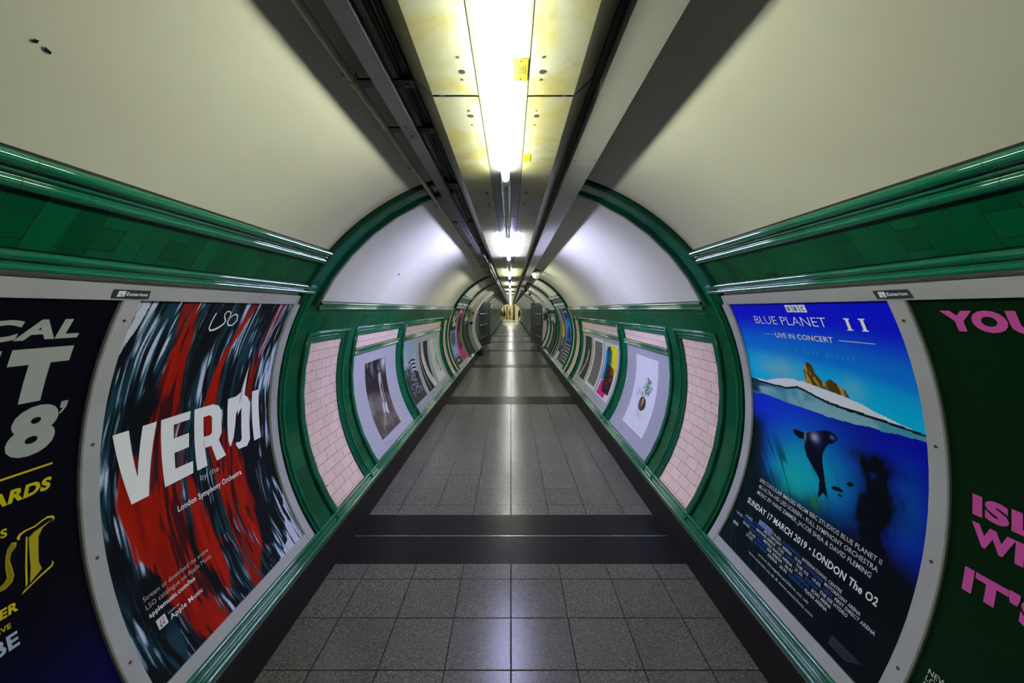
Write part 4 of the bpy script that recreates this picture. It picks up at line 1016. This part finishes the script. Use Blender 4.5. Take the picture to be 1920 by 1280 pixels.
# metal joint strip in the first dark floor band
mb = MB(); mb.box(-1.12, 1.12, 2.818, 2.826, .0, .0015); tag(mb.build('joint_strip', plain('strip_metal', (.35, .35, .34), .25, .8), origin=(0, 2.822, 0)), 'thin metal strip across the nearest dark floor band', 'floor strip')
# round loudspeaker on the right
def lathe(mb, c, axis, prof, n=24, m=0):
    a = np.array(axis, float); a /= np.linalg.norm(a); up = np.array((0, 0, 1.)) if abs(a[2]) < .9 else np.array((1., 0, 0))
    e1 = np.cross(a, up); e1 /= np.linalg.norm(e1); e2 = np.cross(e1, a); c = np.array(c)
    mb.grid([[tuple(c+a*h+r*(cos(2*pi*k/n)*e1+sin(2*pi*k/n)*e2)) for k in range(n+1)] for r, h in prof], [[(k, i) for k in range(n+1)] for i in range(len(prof))], m, True)
sx, sy, sz = .50, 7.6, H+.675
t = thing('loudspeaker', 'round white loudspeaker hanging under the right trunking', 'loudspeaker', (sx, sy, sz+.12))
mb = MB(); lathe(mb, (sx, sy, sz), (.15, -1, -.25), [(.0, .055), (.045, .052), (.072, .040), (.085, .018), (.085, -.06), (.07, -.085), (0, -.09)]); mb.build('body', M['white'], parent=t)
mb = MB(); mb.box(sx-.03, sx+.05, sy+.02, sy+.10, sz+.06, H+.82); mb.box(sx-.05, sx+.06, sy, sy+.08, sz+.065, sz+.085); mb.build('bracket', M['dsteel'], parent=t)
def camera_unit(x, y, z, s, label, hm):
    t = thing('security_camera', label, 'camera', (x, y, z+.1*s))
    mb = MB(); mb.tube([(x, y-.10*s, z-.02*s), (x, y+.12*s, z+.03*s)], .045*s, 14); mb.build('housing', hm, parent=t)
    mb = MB(); mb.tube([(x, y-.115*s, z-.023*s), (x, y-.10*s, z-.02*s)], .034*s, 12); mb.build('lens', M['dark'], parent=t)
    mb = MB(); mb.tube([(x, y+.03*s, z), (x+.02*s, y+.05*s, z+.13*s)], .02*s, 8); mb.build('arm', M['dsteel'], parent=t)
camera_unit(.47, 12.7, H+.63, 1.2, 'dark camera under the right trunking beyond the third arch', M['dsteel'])
camera_unit(.72, 15.2, H+.61, 1.3, 'pale camera on the right vault above the gate', M['white'])

# ------------------------------------------------------------------ flood-gate frames and folded gates
def half_ring(side, y0, y1, r_in, mat, label, t0=-36, t1=63):
    mb = MB(); ts = ylist(t0, t1, 5)
    mb.grid([[P(side, y0, t_, R), P(side, y0, t_, r_in), P(side, y1, t_, r_in), P(side, y1, t_, R)][::1] for t_ in ts] if False else
            [[P(side, y, t_, r) for y, r in ((y0, R+.01), (y0, r_in), (y1, r_in), (y1, R+.01))] for t_ in ts], [[(0, 0)]*4]*len(ts), 0, False)
    for t_ in (t0, t1): mb.face([P(side, y, t_, r) for y, r in ((y0, R+.01), (y0, r_in), (y1, r_in), (y1, R+.01))])
    t = thing('gate_frame', label, 'frame', P(side, (y0+y1)/2, t0, R)); mb.build('arch_plate', mat, parent=t); return t
t = half_ring(-1, 13.5, 13.75, 1.335, M['cream'], 'cream curved gate frame on the left with a red sign')
mb = MB(); slab(mb, -1, 13.46, 13.50, 19, 22.5, 1.36, 1.42); mb.build('red_sign', M['red'], parent=t)
for tt in (6.0, 1.0):
    mb = MB(); mb.tube([P(-1, 13.44, tt, 1.37), P(-1, 13.50, tt, 1.37)], .055, 14); mb.build('bolt_hole', M['dark'], parent=t); break
half_ring(-1, 14.6, 14.85, 1.36, M['white'], 'second white curved gate frame on the left')
mb = MB(); mb.box(-1.12, -1.00, 13.8, 14.5, 0, .22); tag(mb.build('equipment_box', M['dark'], origin=(-1.06, 14, 0)), 'black box on the floor at the foot of the left gate frame', 'box')
mb = MB(); slab(mb, -1, 13.75, 18.6, -36, 17.7, R-.008); trim(mb, M['brown'])
mb = MB(); slab(mb, -1, 13.75, 18.6, 17.7, 24.6, R-.010); trim(mb, M['bandB'])
def gate(side, y0, y1, label, x_post, x_hinge):
    t = thing('folded_gate', label, 'gate', (side*x_post, y1, 0))
    X = lambda y: side*(x_hinge+(x_post-x_hinge)*(y-y0)/(y1-y0))
    for yy, nm in ((y0, 'post'), (y1, 'post')):
        mb = MB(); mb.box(X(yy)-.03, X(yy)+.03, yy-.03, yy+.03, .05, 1.95); mb.build(nm, M['steel'], parent=t)
    for zz in (.08, .50, 1.0, 1.45, 1.92):
        mb = MB(); mb.tube([(X(y0), y0, zz), (X(y1), y1, zz)], .022, 8); mb.build('rail', M['steel'], parent=t)
    for i in range(1, 18):
        yy = y0+(y1-y0)*i/18; mb = MB(); mb.tube([(X(yy), yy, .08), (X(yy), yy, 1.92)], .011, 6); mb.build('bar', M['steel'], parent=t)
    mb = MB(); mb.box(X(y1)-.16*side-.02, X(y1)+.02, y1+.03, y1+.05, .1, 1.93); mb.build('edge_plate', M['steel'], parent=t)
gate(-1, 15.2, 17.4, 'grey barred gate folded back against the left wall', 1.05, 1.22)
gate(1, 15.9, 18.0, 'grey barred gate folded back against the right wall', 1.09, 1.24)
mb = MB(); mb.box(1.30, 1.37, 15.2, 15.7, 1.2, 1.5); tag(mb.build('control_box', M['dsteel'], origin=(1.335, 15.4, 1.2)), 'dark control box on the right wall by the gate', 'box')

# ------------------------------------------------------------------ lit cross passage at the far end
cw = plain('cream_yellow_wall', (.62, .56, .30), .5, var=.08, scale=2)
mb = MB(); mb.grid([[(x, y, -.002) for x in (-4, 4)] for y in (YE-.2, 63)], [[(x, y) for x in (-4, 4)] for y in (YE-.2, 63)]); struct(mb.build('floor_far', plain('pale_floor', (.45, .45, .42), .4)))
mb = MB(); mb.box(-4, 4, 62, 62.2, 0, 2.7); struct(mb.build('wall_far', cw))
mb = MB(); mb.box(-4.1, -4, YE, 62, 0, 2.7); struct(mb.build('wall_far_left', cw))
mb = MB(); mb.box(4, 4.1, YE, 62, 0, 2.7); struct(mb.build('wall_far_right', cw))
mb = MB(); mb.box(-4.1, 4.1, YE, 62.2, 2.7, 2.8); struct(mb.build('ceiling_far', M['plaster']))
mb = MB()
n = 40
for i in range(n):      # end wall of the passage round the tunnel mouth
    a0, a1 = -40+260*i/n, -40+260*(i+1)/n
    p0, p1 = P(1, YE, a0, R), P(1, YE, a1, R); q0, q1 = P(1, YE, a0, 5.0), P(1, YE, a1, 5.0)
    mb.face([p0, p1, (q1[0], q1[1], min(2.7, max(0, q1[2]))), (q0[0], q0[1], min(2.7, max(0, q0[2])))])
struct(mb.build('wall_mouth', cw))
mb = MB(); mb.box(.28, .62, 59.2, 59.5, 0, 2.7); tag(mb.build('pillar', M['dark'], origin=(.45, 59.3, 0)), 'black square pillar in the bright cross passage', 'pillar')
mb = MB(); mb.box(-2.5, 2.5, 58.4, 58.55, 2.62, 2.68); tag(mb.build('cross_lamp', emis('cross_lamp_glow', (1, .97, .8), 14), origin=(0, 58.5, 2.65)), 'long ceiling lamp lighting the far cross passage', 'lamp')
for i, xx in enumerate((-1.05, -.62)):
    mb = MB(); mb.box(xx-.11, xx+.11, 61.9, 62.0, .1, 2.1, c=(.3, .2, .1)); tag(mb.build('wall_panel', plain('ochre_panel_%s' % 'ab'[i], ((.35, .22, .08), (.14, .04, .03))[i], .5), origin=(xx, 61.95, .1)), ['ochre upright panel on the far end wall', 'dark red upright panel on the far end wall'][i], 'panel')
t = thing('handrail', 'sloping yellow handrail in the far cross passage', 'handrail', (-.1, 60, 0)); brs = plain('brass_rail', (.35, .28, .08), .4, .5)
mb = MB(); mb.tube([(-.55, 60.6, 1.0), (.25, 59.6, .55)], .03, 8); mb.build('rail', brs, parent=t)
for xx, yy, zz in ((-.53, 60.57, .99), (.23, 59.63, .56)):
    mb = MB(); mb.cyl(xx, yy, 0, .02, zz, n=8); mb.build('post', brs, parent=t)

# people, skinned along a joint skeleton
def person(x, y, face, label, coat, legs_c, stride=.35, hgt=1.68, skin=(.35, .2, .13)):
    k = hgt/1.7; t = thing('person', label, 'person', (x, y, 0))
    ca, sa = cos(face), sin(face)
    def W(f, s, z): return (f*ca-s*sa, f*sa+s*ca, z*k)         # f forwards, s sideways
    J = {'pel': (W(0, 0, .93), .14), 'sp': (W(.02, 0, 1.15), .135), 'ch': (W(.05, 0, 1.36), .155), 'nk': (W(.07, 0, 1.49), .055), 'hd0': (W(.09, 0, 1.56), .075), 'hd': (W(.10, 0, 1.63), .095), 'top': (W(.10, 0, 1.68), .075),
         'hl': (W(0, .09, .90), .105), 'kl': (W(stride*.55, .09, .50), .065), 'al': (W(stride, .09, .09), .042), 'tl': (W(stride+.15, .09, .05), .035),
         'hr': (W(0, -.09, .90), .105), 'kr': (W(-stride*.30, -.09, .49), .065), 'ar': (W(-stride, -.09, .14), .042), 'tr': (W(-stride+.12, -.09, .05), .035),
         'sl': (W(.05, .19, 1.40), .065), 'el': (W(-.06, .25, 1.14), .048), 'wl': (W(.08, .24, .93), .032), 'fl': (W(.12, .23, .84), .028),
         'sr': (W(.05, -.19, 1.40), .065), 'er': (W(.0, -.25, 1.14), .048), 'wr': (W(.16, -.24, .97), .032), 'fr': (W(.22, -.23, .90), .028)}
    E_ = [('pel', 'sp'), ('sp', 'ch'), ('ch', 'nk'), ('nk', 'hd0'), ('hd0', 'hd'), ('hd', 'top'), ('pel', 'hl'), ('hl', 'kl'), ('kl', 'al'), ('al', 'tl'), ('pel', 'hr'), ('hr', 'kr'), ('kr', 'ar'), ('ar', 'tr'),
          ('ch', 'sl'), ('sl', 'el'), ('el', 'wl'), ('wl', 'fl'), ('ch', 'sr'), ('sr', 'er'), ('er', 'wr'), ('wr', 'fr')]
    ks = list(J); me = bpy.data.meshes.new('body'); me.from_pydata([J[q][0] for q in ks], [(ks.index(a), ks.index(b)) for a, b in E_], [])
    o = bpy.data.objects.new('body', me); COL.objects.link(o)
    mod = o.modifiers.new('skin', 'SKIN'); sd = o.modifiers.new('sub', 'SUBSURF'); sd.levels = sd.render_levels = 1
    if not me.skin_vertices:
        bm = bmesh.new(); bm.from_mesh(me); bm.verts.layers.skin.verify(); bm.to_mesh(me); bm.free()
    for i, q in enumerate(ks):
        sv = me.skin_vertices[0].data[i]; sv.radius = (J[q][1]*k, J[q][1]*k); sv.use_root = (q == 'pel')
    dg = bpy.context.evaluated_depsgraph_get(); m2 = bpy.data.meshes.new_from_object(o.evaluated_get(dg))
    bpy.data.objects.remove(o); b = bpy.data.objects.new('body', m2); COL.objects.link(b); b.parent = t
    m2.materials.clear()
    for c_, nm in ((coat, 'coat_cloth'), (legs_c, 'trouser_cloth'), (skin, 'skin')): m2.materials.append(plain(nm, c_, .7))
    for p in m2.polygons:
        z = p.center.z/k; p.material_index = 2 if z > 1.47 else (1 if z < .80 else 0); p.use_smooth = True
    mb = MB(); c = W(.07, 0, 1.64); c = (x+c[0], y+c[1], c[2])
    lathe(mb, c, (0, 0, 1), [(0, .10), (.06, .088), (.098, .04), (.108, -.02), (.098, -.10), (.06, -.14), (0, -.145)], 14); mb.build('hair', plain('dark_hair', (.012, .010, .008), .6), parent=t)
    mb = MB(); rows = []
    for rr, zz in ((.15, 1.42), (.17, 1.15), (.19, .93), (.21, .70)):
        c = W(.03, 0, zz); rows.append([(x+c[0]+rr*1.1*cos(a), y+c[1]+rr*sin(a), c[2]) for a in [2*pi*i/14 for i in range(15)]])
    mb.grid(rows, [[(0, 0)]*15]*4); mb.build('coat', plain('coat', coat, .8), parent=t)
    return t
person(-.93, 57.2, pi, 'person in a black coat striding left across the far opening', (.012, .013, .015), (.010, .010, .012), .40, 1.62)
person(-1.38, 57.8, pi*.9, 'person in dark clothing at the left edge of the far opening', (.010, .010, .010), (.010, .010, .010), .25, 1.70)
person(-.22, 61.0, .3, 'person in a brown coat standing in the bright cross passage', (.12, .08, .055), (.10, .09, .07), .12, 1.72)
person(1.22, 57.6, 0, 'person in dark clothing right of the black pillar', (.010, .010, .012), (.010, .010, .010), .22, 1.70)
